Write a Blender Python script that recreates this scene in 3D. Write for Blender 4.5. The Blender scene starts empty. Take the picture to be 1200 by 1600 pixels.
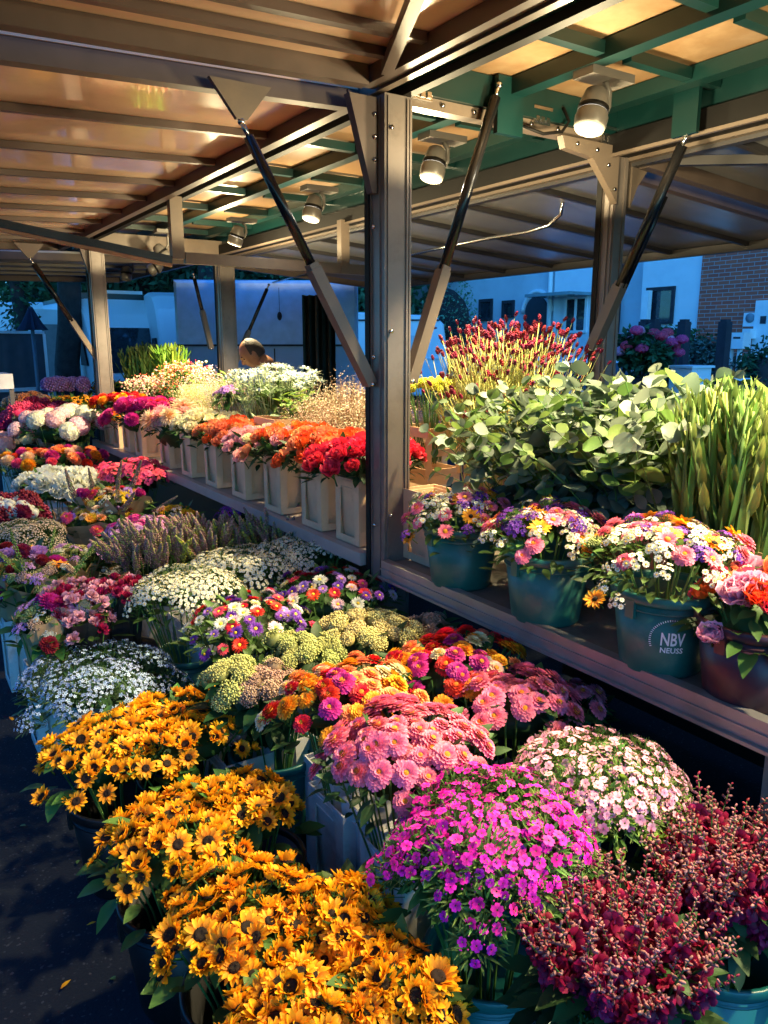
import bpy, math, random
from mathutils import Vector, Matrix, Quaternion
R = math.radians
PI = math.pi
rnd = random.Random(7)
S = bpy.context.scene
COL = S.collection

# ------------------------------------------------------------------ camera
PITCH, YAW, CAMH = R(12.316), R(33.241), 1.65
FWD = Vector((math.sin(YAW)*math.cos(PITCH), math.cos(YAW)*math.cos(PITCH), -math.sin(PITCH)))
RGT = Vector((math.cos(YAW), -math.sin(YAW), 0))
UPV = RGT.cross(FWD)
cam = bpy.data.cameras.new('camera'); camo = bpy.data.objects.new('camera', cam); COL.objects.link(camo)
cam.sensor_fit = 'VERTICAL'; cam.sensor_height = 36; cam.lens = 27.0
cam.clip_start = 0.05; cam.clip_end = 600
mw = Matrix((RGT, UPV, -FWD)).transposed().to_4x4(); mw.translation = (0, 0, CAMH)
camo.matrix_world = mw
S.camera = camo
# ------------------------------------------------------------------ world, sun, exposure
W = bpy.data.worlds.new('World'); S.world = W; W.use_nodes = True
nt = W.node_tree
sky = nt.nodes.new('ShaderNodeTexSky'); sky.sky_type = 'NISHITA'; sky.sun_disc = False
sky.sun_elevation = R(25); sky.sun_rotation = R(200); sky.air_density = 1.2; sky.dust_density = 0.3; sky.ozone_density = 4.0
bg = nt.nodes['Background']; bg.inputs[1].default_value = 0.15
tint = nt.nodes.new('ShaderNodeMixRGB'); tint.blend_type = 'MULTIPLY'; tint.inputs[0].default_value = 1; tint.inputs[2].default_value = (.13, .54, 1.0, 1)   # camera white balance set for the warm lamps
nt.links.new(sky.outputs[0], tint.inputs[1]); nt.links.new(tint.outputs[0], bg.inputs[0])
sl = bpy.data.lights.new('sun', 'SUN'); sl.energy = 0.03; sl.angle = R(12); sl.color = (1, .9, .8)
so = bpy.data.objects.new('sun', sl); COL.objects.link(so); so.rotation_euler = (R(88), 0, R(160))
S.view_settings.view_transform = 'Standard'; S.view_settings.look = 'None'
S.view_settings.gamma = 1; S.view_settings.exposure = 1.5
S.cycles.max_bounces = 6; S.cycles.diffuse_bounces = 4; S.cycles.glossy_bounces = 2
S.cycles.transmission_bounces = 4; S.cycles.transparent_max_bounces = 10
S.cycles.caustics_reflective = False; S.cycles.caustics_refractive = False
S.cycles.use_denoising = True
S.cycles.sample_clamp_indirect = 8
LAMP_W = 140.0
CEILING_FILL = .155  # share of lamp power given to the added ceiling fill lamps
LAMP_COL = (1.0, .81, .45)

def ray(px, py): return FWD*1200 + RGT*(px-600) - UPV*(py-800)
C0 = Vector((0, 0, CAMH))
def atz(px, py, z): d = ray(px, py); return C0 + d*((z-CAMH)/d.z)
def atx(px, py, x): d = ray(px, py); return C0 + d*(x/d.x)
def aty(px, py, y): d = ray(px, py); return C0 + d*(y/d.y)
def atd(px, py, dd): return C0 + ray(px, py)*(dd/1200)
def depth(p): return (p-C0).dot(FWD)

# ------------------------------------------------------------------ materials
MATS = {}
def _new(name):
    m = bpy.data.materials.new(name); m.use_nodes = True
    return m, m.node_tree, m.node_tree.nodes['Principled BSDF']
def _setspec(b, v):
    b.inputs['Specular IOR Level'].default_value = v
def mat(name, col, rough=.5, metal=0, spec=.5, var=.12, scale=8, bump=0, bscale=60, coord='Object', coat=0, dirt=None):
    if name in MATS: return MATS[name]
    m, t, b = _new(name); N = t.nodes; L = t.links
    tc = N.new('ShaderNodeTexCoord')
    nz = N.new('ShaderNodeTexNoise'); nz.inputs['Scale'].default_value = scale; nz.inputs['Detail'].default_value = 6
    L.new(tc.outputs[coord], nz.inputs['Vector'])
    rp = N.new('ShaderNodeValToRGB')
    c = list(col)
    rp.color_ramp.elements[0].position = .3; rp.color_ramp.elements[1].position = .7
    rp.color_ramp.elements[0].color = [max(0, x*(1-var)) for x in c]+[1]
    rp.color_ramp.elements[1].color = [min(1, x*(1+var)) for x in c]+[1]
    L.new(nz.outputs[0], rp.inputs[0])
    out = rp.outputs[0]
    if dirt:
        n2 = N.new('ShaderNodeTexNoise'); n2.inputs['Scale'].default_value = dirt[1]; n2.inputs['Detail'].default_value = 8; n2.inputs['Roughness'].default_value = .7
        L.new(tc.outputs[coord], n2.inputs['Vector'])
        r2 = N.new('ShaderNodeValToRGB'); r2.color_ramp.elements[0].position = .5; r2.color_ramp.elements[1].position = .68
        r2.color_ramp.elements[0].color = (0, 0, 0, 1); r2.color_ramp.elements[1].color = (dirt[2],)*3+(1,)
        L.new(n2.outputs[0], r2.inputs[0])
        mx = N.new('ShaderNodeMixRGB'); mx.inputs[2].default_value = list(dirt[0])+[1]
        L.new(r2.outputs[0], mx.inputs[0]); L.new(out, mx.inputs[1]); out = mx.outputs[0]
    L.new(out, b.inputs['Base Color'])
    b.inputs['Roughness'].default_value = rough; b.inputs['Metallic'].default_value = metal; _setspec(b, spec)
    if coat: b.inputs['Coat Weight'].default_value = coat
    if bump:
        n3 = N.new('ShaderNodeTexNoise'); n3.inputs['Scale'].default_value = bscale; n3.inputs['Detail'].default_value = 5
        L.new(tc.outputs[coord], n3.inputs['Vector'])
        bp = N.new('ShaderNodeBump'); bp.inputs['Strength'].default_value = bump; bp.inputs['Distance'].default_value = .01
        L.new(n3.outputs[0], bp.inputs['Height']); L.new(bp.outputs[0], b.inputs['Normal'])
    MATS[name] = m; return m
def plant(name, base, tip=None, var=.25, hue=.02, rough=.55, trans=.25, edge=None):
    """petal or leaf: colour runs base>tip along the blade (UV v), every blade differs a little"""
    if name in MATS: return MATS[name]
    tip = tip or base
    m, t, b = _new(name); N = t.nodes; L = t.links
    uv = N.new('ShaderNodeUVMap'); sp = N.new('ShaderNodeSeparateXYZ'); L.new(uv.outputs[0], sp.inputs[0])
    rp = N.new('ShaderNodeValToRGB'); rp.color_ramp.elements[0].color = list(base)+[1]; rp.color_ramp.elements[1].color = list(tip)+[1]
    rp.color_ramp.elements[0].position = .1; rp.color_ramp.elements[1].position = .7
    L.new(sp.outputs[1], rp.inputs[0])
    g = N.new('ShaderNodeNewGeometry'); oi = N.new('ShaderNodeObjectInfo')
    ad = N.new('ShaderNodeMath'); ad.operation = 'ADD'; L.new(g.outputs['Random Per Island'], ad.inputs[0]); L.new(oi.outputs['Random'], ad.inputs[1])
    fr = N.new('ShaderNodeMath'); fr.operation = 'FRACT'; L.new(ad.outputs[0], fr.inputs[0])
    hs = N.new('ShaderNodeHueSaturation')
    mh = N.new('ShaderNodeMapRange'); mh.inputs[3].default_value = .5-hue; mh.inputs[4].default_value = .5+hue
    mv = N.new('ShaderNodeMapRange'); mv.inputs[3].default_value = 1-var; mv.inputs[4].default_value = 1+var
    L.new(oi.outputs['Random'], mh.inputs[0]); L.new(fr.outputs[0], mv.inputs[0])
    L.new(mh.outputs[0], hs.inputs['Hue']); L.new(mv.outputs[0], hs.inputs['Value']); L.new(rp.outputs[0], hs.inputs['Color'])
    L.new(hs.outputs[0], b.inputs['Base Color']); b.inputs['Roughness'].default_value = rough; _setspec(b, .3)
    if trans:
        tr = N.new('ShaderNodeBsdfTranslucent'); L.new(hs.outputs[0], tr.inputs[0])
        mx = N.new('ShaderNodeMixShader'); mx.inputs[0].default_value = trans
        L.new(b.outputs[0], mx.inputs[1]); L.new(tr.outputs[0], mx.inputs[2])
        L.new(mx.outputs[0], N['Material Output'].inputs[0])
    MATS[name] = m; return m
def emit(name, col, s):
    if name in MATS: return MATS[name]
    m, t, b = _new(name)
    b.inputs['Base Color'].default_value = (.8, .8, .8, 1)
    b.inputs['Emission Color'].default_value = list(col)+[1]; b.inputs['Emission Strength'].default_value = s
    MATS[name] = m; return m
def glassy(name, col, alpha, rough=.05):
    if name in MATS: return MATS[name]
    m, t, b = _new(name)
    b.inputs['Base Color'].default_value = list(col)+[1]; b.inputs['Roughness'].default_value = rough
    b.inputs['Alpha'].default_value = alpha; _setspec(b, .8)
    MATS[name] = m; return m

# ------------------------------------------------------------------ mesh builder
class MB:
    def __init__(s): s.v = []; s.f = []; s.m = []; s.t = []; s.sm = []
    def add(s, vs, fs, m=0, ts=None, smooth=True):
        o = len(s.v); s.v.extend(vs); s.t.extend(ts or [0.5]*len(vs))
        for f in fs: s.f.append([i+o for i in f]); s.m.append(m); s.sm.append(smooth)
    def box(s, a, b, m=0):
        x0, y0, z0 = a; x1, y1, z1 = b
        s.add([(x0,y0,z0),(x1,y0,z0),(x1,y1,z0),(x0,y1,z0),(x0,y0,z1),(x1,y0,z1),(x1,y1,z1),(x0,y1,z1)],
              [(0,3,2,1),(4,5,6,7),(0,1,5,4),(1,2,6,5),(2,3,7,6),(3,0,4,7)], m, smooth=False)
    def bar(s, p, q, w, h, m=0, up=(0,0,1)):
        p = Vector(p); q = Vector(q); d = (q-p).normalized(); u = Vector(up); x = d.cross(u)
        if x.length < 1e-4: x = d.cross(Vector((0,1,0)))
        x.normalize(); u = x.cross(d).normalized()
        vs = []
        for c in (p, q):
            for a, b in ((-1,-1),(1,-1),(1,1),(-1,1)): vs.append(tuple(c + x*(a*w/2) + u*(b*h/2)))
        s.add(vs, [(0,1,2,3),(7,6,5,4),(0,4,5,1),(1,5,6,2),(2,6,7,3),(3,7,4,0)], m, smooth=False)
    def tube(s, pts, r, m=0, n=6, caps=True, t0=0, t1=1):
        pts = [Vector(p) for p in pts]; rs = r if isinstance(r, (list, tuple)) else [r]*len(pts)
        vs = []; ts = []; prev = None
        for i, p in enumerate(pts):
            d = (pts[min(i+1, len(pts)-1)]-pts[max(i-1, 0)])
            d = d.normalized() if d.length > 1e-9 else Vector((0,0,1))
            if prev is None:
                x = d.cross(Vector((0,0,1)));
                if x.length < 1e-3: x = d.cross(Vector((1,0,0)))
            else: x = prev - d*prev.dot(d)
            x.normalize(); prev = x; y = d.cross(x)
            for k in range(n):
                a = 2*PI*k/n; vs.append(tuple(p + (x*math.cos(a)+y*math.sin(a))*rs[i])); ts.append(t0+(t1-t0)*i/(len(pts)-1))
        fs = []
        for i in range(len(pts)-1):
            for k in range(n):
                fs.append((i*n+k, i*n+(k+1)%n, (i+1)*n+(k+1)%n, (i+1)*n+k))
        if caps: fs.append(tuple(range(n-1, -1, -1))); fs.append(tuple((len(pts)-1)*n+k for k in range(n)))
        s.add(vs, fs, m, ts)
    def lathe(s, prof, n=24, m=0, c=(0,0,0), M=None):
        vs = []; ts = []
        for (r, z) in prof:
            for k in range(n):
                a = 2*PI*k/n; v = Vector((r*math.cos(a), r*math.sin(a), z))
                if M: v = M @ v
                vs.append((v.x+c[0], v.y+c[1], v.z+c[2])); ts.append(z)
        fs = []
        for i in range(len(prof)-1):
            for k in range(n): fs.append((i*n+k, i*n+(k+1)%n, (i+1)*n+(k+1)%n, (i+1)*n+k))
        s.add(vs, fs, m, ts)
    def blob(s, c, r, n=6, k=4, m=0, M=None, t=.5):
        rx, ry, rz = r if isinstance(r, (list, tuple)) else (r, r, r)
        vs = []
        def P(x, y, z):
            v = Vector((x*rx, y*ry, z*rz))
            if M: v = M @ v
            return (v.x+c[0], v.y+c[1], v.z+c[2])
        vs.append(P(0,0,1))
        for i in range(1, k):
            a = PI*i/k
            for j in range(n): b = 2*PI*j/n; vs.append(P(math.sin(a)*math.cos(b), math.sin(a)*math.sin(b), math.cos(a)))
        vs.append(P(0,0,-1)); fs = []
        for j in range(n): fs.append((0, 1+j, 1+(j+1)%n))
        for i in range(k-2):
            for j in range(n): fs.append((1+i*n+j, 1+(i+1)*n+j, 1+(i+1)*n+(j+1)%n, 1+i*n+(j+1)%n))
        l = len(vs)-1
        for j in range(n): fs.append((l, 1+(k-2)*n+(j+1)%n, 1+(k-2)*n+j))
        ts = [t + .35*((v[2]-c[2])/max(rz, 1e-6)) for v in vs]
        s.add(vs, fs, m, ts)
    def petal(s, ang, r0, z0, L, W, e0, e1, n=3, cup=.2, prof=None, m=0, tw=0, jag=0):
        """strip rising from (r0,z0) outward along angle ang, elevation e0>e1 (degrees)"""
        prof = prof or [.35, .95, 1, .35]
        n = len(prof)-1; ca, sa = math.cos(ang), math.sin(ang)
        r, z = r0, z0; vs = []; ts = []
        for i in range(n+1):
            t = i/n; e = R(e0+(e1-e0)*t)
            if i: r += math.cos(e)*L/n; z += math.sin(e)*L/n
            w = W/2*prof[i]; nr, nz_ = -math.sin(e), math.cos(e)
            for sd in (-1, 0, 1):
                rr = r + (nr*cup*w if sd else 0); zz = z + (nz_*cup*w if sd else 0) + (rnd.uniform(-jag, jag) if jag and i else 0) + tw*sd*w
                vs.append((rr*ca - sd*w*sa, rr*sa + sd*w*ca, zz)); ts.append(t)
        fs = []
        for i in range(n):
            a = i*3
            fs += [(a, a+1, a+4, a+3), (a+1, a+2, a+5, a+4)]
        s.add(vs, fs, m, ts)
    def leaf(s, p, d, up, L, W, bend=.3, prof=(.2, 1, .8, .05), m=0, cup=.25):
        p = Vector(p); d = Vector(d).normalized(); up = Vector(up); x = d.cross(up)
        if x.length < 1e-3: x = d.cross(Vector((1,0,.1)))
        x.normalize(); u = x.cross(d); n = len(prof)-1; vs = []; ts = []; c = p.copy(); dd = d.copy()
        for i in range(n+1):
            if i:
                dd = (dd - u*(bend/n)).normalized(); c = c + dd*(L/n)
            uu = x.cross(dd)
            w = W/2*prof[i]
            for sd in (-1, 0, 1):
                q = c + x*(sd*w) + (uu*(cup*w) if sd else Vector((0,0,0))); vs.append(tuple(q)); ts.append(i/n)
        fs = []
        for i in range(n):
            a = i*3; fs += [(a, a+1, a+4, a+3), (a+1, a+2, a+5, a+4)]
        s.add(vs, fs, m, ts)
    def mesh(s, name, mats):
        me = bpy.data.meshes.new(name)
        me.from_pydata([tuple(v) for v in s.v], [], s.f)
        for m in (mats if isinstance(mats, (list, tuple)) else [mats]): me.materials.append(m)
        me.polygons.foreach_set('material_index', s.m)
        me.polygons.foreach_set('use_smooth', s.sm)
        uv = me.uv_layers.new(name='UVMap')
        vi = [0]*len(me.loops); me.loops.foreach_get('vertex_index', vi)
        dat = []
        for i in vi: dat.append(.5); dat.append(min(1, max(0, s.t[i])))
        uv.data.foreach_set('uv', dat)
        me.update(); return me
    def obj(s, name, mats, parent=None, loc=None):
        o = bpy.data.objects.new(name, s.mesh(name, mats)); COL.objects.link(o)
        if parent:
            o.parent = parent
        if loc is not None: o.location = loc
        return o
def inst(name, me, parent=None, loc=(0,0,0), quat=None, sc=1):
    o = bpy.data.objects.new(name, me); COL.objects.link(o); o.parent = parent; o.location = loc
    if quat is not None: o.rotation_mode = 'QUATERNION'; o.rotation_quaternion = quat
    o.scale = sc if isinstance(sc, (tuple, list, Vector)) else (sc, sc, sc)
    return o
def tag(o, label=None, cat=None, group=None, kind=None):
    if label: o['label'] = label
    if cat: o['category'] = cat
    if group: o['group'] = group
    if kind: o['kind'] = kind
    return o
def empty(name, loc, label, cat, group=None):
    o = bpy.data.objects.new(name, None); COL.objects.link(o); o.location = loc; o.empty_display_size = .1
    return tag(o, label, cat, group)
def shift(mb, loc):
    l = Vector(loc); mb.v = [(v[0]-l.x, v[1]-l.y, v[2]-l.z) for v in mb.v]; return mb
def part(root, name, mb, mats, label=None, parent=None):
    """mb in world coordinates -> child of root (root only translated)"""
    o = shift(mb, root.location).obj(name, mats, parent or root)
    if label: o['label'] = label
    return o
def struct(name, mb, mats): return tag(mb.obj(name, mats), kind='structure')
def U(a, b): return rnd.uniform(a, b)

# ------------------------------------------------------------------ colours
GREEN = plant('leaf_green', (.035, .09, .02), (.06, .15, .03), var=.4, hue=.03, trans=.3)
DGREEN = plant('leaf_dark_green', (.018, .05, .015), (.03, .08, .02), var=.4, hue=.02, trans=.15)
LIME = plant('leaf_lime', (.16, .30, .04), (.28, .45, .06), var=.3, hue=.03, trans=.35)
STEM = plant('stem_green', (.06, .13, .03), (.09, .19, .04), var=.3, trans=0)
YSTEM = plant('stem_yellow', (.32, .34, .08), (.42, .42, .12), var=.35, hue=.02, trans=0)
def pm(name, base, tip=None, **k): return plant('petal_'+name, base, tip, **k)
SUNY = pm('sunflower', (.75, .26, .006), (.92, .43, .010), var=.22, hue=.008, trans=.3)
SUND = plant('sunflower_disc', (.012, .006, .003), (.045, .02, .006), trans=0, rough=.9)
ORC = plant('orange_centre', (.55, .18, .01), (.8, .36, .03), trans=0, rough=.8)
YEC = plant('yellow_centre', (.75, .5, .03), (.8, .55, .05), trans=0, rough=.8)
CM = {
 'pink': pm('pink', (.68, .10, .21), (.86, .23, .34), hue=.012),
 'hot': pm('hot_pink', (.75, .04, .14), (.85, .10, .2), hue=.012),
 'magenta': pm('magenta', (.42, .012, .17), (.58, .03, .25), hue=.012),
 'red': pm('red', (.5, .008, .012), (.68, .018, .018), hue=.008),
 'rose_red': pm('rose_red', (.5, .008, .03), (.82, .04, .085), hue=.006),
 'orange': pm('orange', (.7, .12, .008), (.85, .26, .012), hue=.015),
 'amber': pm('amber', (.72, .22, .01), (.85, .38, .02), hue=.01),
 'coral': pm('coral', (.8, .16, .05), (.88, .34, .14), hue=.015),
 'flame': pm('flame', (.88, .34, .04), (.88, .15, .03), hue=.01),
 'cream': pm('cream', (.72, .62, .28), (.85, .8, .52), var=.12),
 'peach': pm('peach', (.8, .42, .18), (.85, .62, .42), var=.15),
 'palepink': pm('pale_pink', (.78, .5, .36), (.85, .40, .42), var=.15),
 'blush': pm('blush', (.75, .38, .46), (.85, .62, .66), var=.12),
 'white': pm('white', (.6, .62, .42), (.74, .74, .64), var=.1, hue=.005),
 'purple': pm('purple', (.10, .015, .24), (.19, .05, .42), hue=.015),
 'violet': pm('violet', (.3, .12, .55), (.42, .22, .62), hue=.015),
 'lilac': pm('lilac', (.42, .16, .42), (.55, .3, .6), hue=.015),
 'blue': pm('blue', (.22, .36, .6), (.42, .52, .75), hue=.015),
 'fuchsia': pm('fuchsia', (.58, .006, .32), (.80, .02, .48), hue=.02, var=.3),
 'softpink': pm('soft_pink', (.72, .26, .42), (.84, .43, .54), hue=.015),
 'crimson': pm('crimson', (.15, .004, .025), (.34, .010, .065), hue=.01, var=.4),
 'crimsonw': pm('crimson_white', (.35, .01, .05), (.7, .35, .42), hue=.01, var=.4),
 'wine': pm('wine', (.2, .01, .03), (.3, .02, .05), hue=.015, var=.4),
 'bud': pm('bud', (.16, .05, .06), (.32, .13, .13), hue=.02, var=.35, trans=0),
 'yellow': pm('yellow', (.7, .42, .01), (.8, .5, .02), hue=.01),
 'yellowgreen': pm('yellow_green', (.5, .55, .03), (.72, .72, .07), hue=.01),
 'sedumg': pm('sedum_green', (.20, .22, .06), (.42, .44, .14), var=.3, trans=0),
 'sedumy': pm('sedum_yellow', (.32, .26, .08), (.6, .52, .2), var=.3, trans=0),
 'sedump': pm('sedum_pink', (.22, .14, .09), (.42, .27, .2), var=.3, trans=0),
 'beige': pm('beige', (.5, .38, .24), (.72, .6, .45), var=.3),
 'plum': pm('plum', (.19, .10, .09), (.33, .2, .18), var=.4, trans=0),
 'plumg': pm('plum_green', (.16, .2, .05), (.3, .33, .1), var=.4, trans=0),
}
DIAG = plant('dianthus_green', (.07, .16, .03), (.14, .27, .05), var=.4, hue=.03, trans=.3)
BRWN = plant('brown_bud', (.12, .04, .02), (.2, .08, .03), trans=0)

# ------------------------------------------------------------------ flower heads (mesh library)
LIB = {}
def lib(key, n, fn):
    if key not in LIB: LIB[key] = [fn() for _ in range(n)]
    return rnd.choice(LIB[key])
def H_sunflower():
    a = MB(); op = U(4, 72); dr = U(.0150, .0205)
    for ring, (cnt, L, e0, e1) in enumerate(((14, .030, op, op-20), (12, .028, op+14, op+4))):
        off = U(0, 6)
        for i in range(cnt):
            if rnd.random() < .06: continue
            a.petal(off+2*PI*(i+U(-.25, .25))/cnt, .016, .002*ring, L*U(.8, 1.15),   .0148*U(.8, 1.15), e0+U(-9, 10), e1+U(-10, 12), cup=.4, prof=[.6, 1, .9, .25], m=0, tw=U(-.25, .25))
    for i in range(9):
        a.petal(2*PI*i/9+U(-.2, .2), .010, -.006, .028, .012, -5, 25, prof=[.8, 1, .4, .02], m=1)
    a.tube([(0,0,-.06), (0,0,0)], .0035, 1, 5)
    b = MB(); b.lathe([(dr, -.001), (dr*.95, .006), (dr*.68, .009), (dr*.35, .0078), (.0005, .006)], 14)
    for i in range(34):
        r = dr*.93*math.sqrt(U(.2, 1)); an = U(0, 2*PI); b.blob((r*math.cos(an), r*math.sin(an), .0082), (.0013, .0013, .0022), 4, 2)
    return [('flower_head', a.mesh('sunflower_petals', [SUNY, GREEN])), ('flower_centre', b.mesh('sunflower_centre', [SUND]))]
def H_sunbud():
    a = MB()
    for i in range(22):
        a.petal(2*PI*i/22*2.4, .004+.0006*i, 0, .026, .007, 10+U(-20, 40), 50+U(0, 40), prof=[.7, 1, .5, .02], m=1)
    for i in range(7): a.petal(U(0, 6.3), .006, .002, .02, .008, 50, 85, prof=[.7, 1, .8, .1], m=0)
    a.tube([(0,0,-.06), (0,0,0)], .0035, 1, 5)
    return [('flower_bud', a.mesh('sunflower_bud', [SUNY, GREEN]))]
def H_zinnia(c, cen=ORC, rows=5, rad=.034):
    a = MB()
    for k in range(rows):
        f = 1-k/(rows+1.0); cnt = int(9+9*f); off = U(0, 6)
        for i in range(cnt):
            a.petal(off+2*PI*(i+U(-.2, .2))/cnt, .004, .003*k, rad*f*U(.92, 1.08), .0125*(.6+.5*f), 4+11*k, -14+15*k+U(-8, 8), cup=.35, prof=[.45, .85, 1.05, .62], m=0)
    for i in range(6): a.petal(U(0, 6.3), .004, -.008, .012, .008, 0, 30, prof=[.8, 1, .7, .2], m=1)
    a.tube([(0,0,-.07), (0,0,0)], .0028, 1, 5)
    b = MB(); b.lathe([(.012, .006), (.0115, .012), (.007, .0165), (.0005, .0175)], 10)
    for i in range(26):
        an = U(0, 6.3); r = .011*math.sqrt(U(.1, 1)); b.blob((r*math.cos(an), r*math.sin(an), .0165-.35*r), (.0017, .0017, .003), 5, 3, t=.7)
    return [('flower_head', a.mesh('zinnia_petals', [c, GREEN])), ('flower_centre', b.mesh('zinnia_centre', [cen]))]
def H_pompon(c, rad=.042, pl=.013, n=110, up=.55):
    a = MB(); a.blob((0,0,rad*.35), (rad*.6, rad*.6, rad*.5), 10, 6)
    for i in range(n):
        t = 1-(i+.5)/n*1.25; ph = i*2.39996; th = math.acos(max(-.4, t))
        e = 90-math.degrees(th)
        a.petal(ph, math.sin(th)*rad*.55, rad*.35+math.cos(th)*rad*.5, pl*U(.9, 1.2)*(.6+.7*math.sin(th)), pl*.85, e+U(-6, 10), e+25*up, cup=.55, prof=[.6, 1, .9, .45], m=0)
    a.tube([(0,0,-.07), (0,0,0)], .003, 1, 5)
    return [('flower_head', a.mesh('dahlia_head', [c, GREEN]))]
def H_dahlia(c, rad=.085):
    a = MB()
    for k in range(7):
        cnt = 16-k; f = 1-k*.12
        for i in range(cnt):
            a.petal(U(-.1, .1)+2*PI*(i+.5*(k%2))/cnt, .008, .006*k, rad*f*U(.85, 1.1), .021*f, -10+17*k, -30+20*k+U(-14, 14), cup=.5, prof=[.4, .9, .85, .08], m=0, tw=U(-.2, .2))
    a.tube([(0,0,-.08), (0,0,0)], .004, 1, 5)
    return [('flower_head', a.mesh('dahlia_large_head', [c, GREEN]))]
def H_rose(c, rad=.03, open_=0):
    a = MB()
    for k in range(5):
        cnt = (6, 5, 5, 4, 3)[k]; off = U(0, 6); f = 1-k*.17
        for i in range(cnt):
            a.petal(off+2*PI*i/cnt, .003+.003*(4-k)/4, 0, (.040-.002*k)*U(.95, 1.05)*rad/.03, .036*f*rad/.03, 18+13*k-open_, 95-6*(4-k)-open_*.8+U(-6, 6)-(22 if k == 0 else 0), cup=-.35, prof=[.35, .9, 1.1, .95, .5], m=0, jag=.0015)
    a.blob((0,0,.022*rad/.03), (rad*.25, rad*.25, rad*.5), 7, 5)
    for i in range(5): a.petal(2*PI*i/5, .003, -.004, .024, .009, -10, -30, prof=[.8, 1, .5, .05], m=1)
    a.tube([(0,0,-.09), (0,0,0)], .003, 1, 5)
    return [('flower_head', a.mesh('rose_head', [c, GREEN]))]
def H_peony(c, rad=.05):
    a = MB()
    for k in range(6):
        cnt = 13-k; off = U(0, 6); f = 1-k*.13
        for i in range(cnt):
            a.petal(off+2*PI*(i+U(-.2, .2))/cnt, .004, .002*k, rad*1.1*f*U(.8, 1.1), .036*f, 8+14*k+U(-8, 8), 75+10*k+U(-25, 25), cup=-.25, prof=[.3, .85, 1.15, 1.1, .7], m=0, jag=.004, tw=U(-.2, .2))
    a.tube([(0,0,-.09), (0,0,0)], .004, 1, 5)
    return [('flower_head', a.mesh('peony_head', [c, GREEN]))]
def H_carn(c, rad=.026):
    a = MB()
    for k in range(34):
        th = U(0, 75); a.petal(U(0, 6.3), .002, .002, rad*U(.8, 1.1), .014, 90-th, 90-th*1.25+U(-15, 15), cup=.2, prof=[.3, .7, 1.1, .8], m=0, jag=.002, tw=U(-.4, .4))
    a.tube([(0,0,-.07), (0,0,0)], .003, 1, 5)
    return [('flower_head', a.mesh('carnation_head', [c, GREEN]))]
def H_aster(c, rad=.030, cen=YEC):
    a = MB()
    for k in range(3):
        cnt = 22-3*k; off = U(0, 6)
        for i in range(cnt):
            a.petal(off+2*PI*(i+U(-.3, .3))/cnt, .006, .001*k, rad*(.8-.12*k)*U(.9, 1.1), .0062, 4+14*k, -6+14*k+U(-8, 8), cup=.3, prof=[.5, 1, .85, .3], m=0)
    for i in range(8): a.petal(2*PI*i/8, .004, -.006, .02, .008, -20, 5, prof=[.8, 1, .7, .1], m=1)
    a.tube([(0,0,-.07), (0,0,0)], .0028, 1, 5)
    b = MB(); b.lathe([(.0068, .0005), (.0066, .004), (.003, .0062), (.0003, .0066)], 9)
    return [('flower_head', a.mesh('aster_petals', [c, GREEN])), ('flower_centre', b.mesh('aster_centre', [cen]))]
def H_single(c, rad=.045, cen=SUND, cnt=13):
    a = MB()
    for k in range(2):
        off = U(0, 6)
        for i in range(cnt):
            a.petal(off+2*PI*(i+U(-.2, .2))/cnt, .009, .001*k, rad*.8*U(.85, 1.1), .0135*rad/.045, 5+12*k, 0+10*k+U(-14, 14), cup=.4, prof=[.5, 1, .9, .15], m=0)
    a.tube([(0,0,-.07), (0,0,0)], .003, 1, 5)
    b = MB(); b.lathe([(.011, 0), (.0105, .005), (.005, .008), (.0003, .0085)], 10)
    return [('flower_head', a.mesh('daisy_petals', [c, GREEN])), ('flower_centre', b.mesh('daisy_centre', [cen]))]
def floret(a, c, q, rad, np_, m, mc, w=.55, e=12):
    M = q.to_matrix()
    o = MB()
    off = U(0, 6)
    for i in range(np_):
        o.petal(off+2*PI*i/np_, rad*.15, 0, rad*.85, rad*w, e, e-12+U(-10, 10), cup=.1, prof=[.45, 1, .7], m=m)
    if mc is not None: o.blob((0,0,rad*.08), (rad*.3, rad*.3, rad*.22), 6, 3, m=mc)
    o.v = [tuple(M @ Vector(v) + Vector(c)) for v in o.v]
    b = len(a.v); a.v += o.v; a.t += o.t
    a.f += [[i+b for i in f] for f in o.f]; a.m += o.m; a.sm += o.sm
def tilt(x, y, k=1.0, j=.3):
    n = Vector((x*k+U(-j, j), y*k+U(-j, j), 1)).normalized(); return Vector((0,0,1)).rotation_difference(n)
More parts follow.
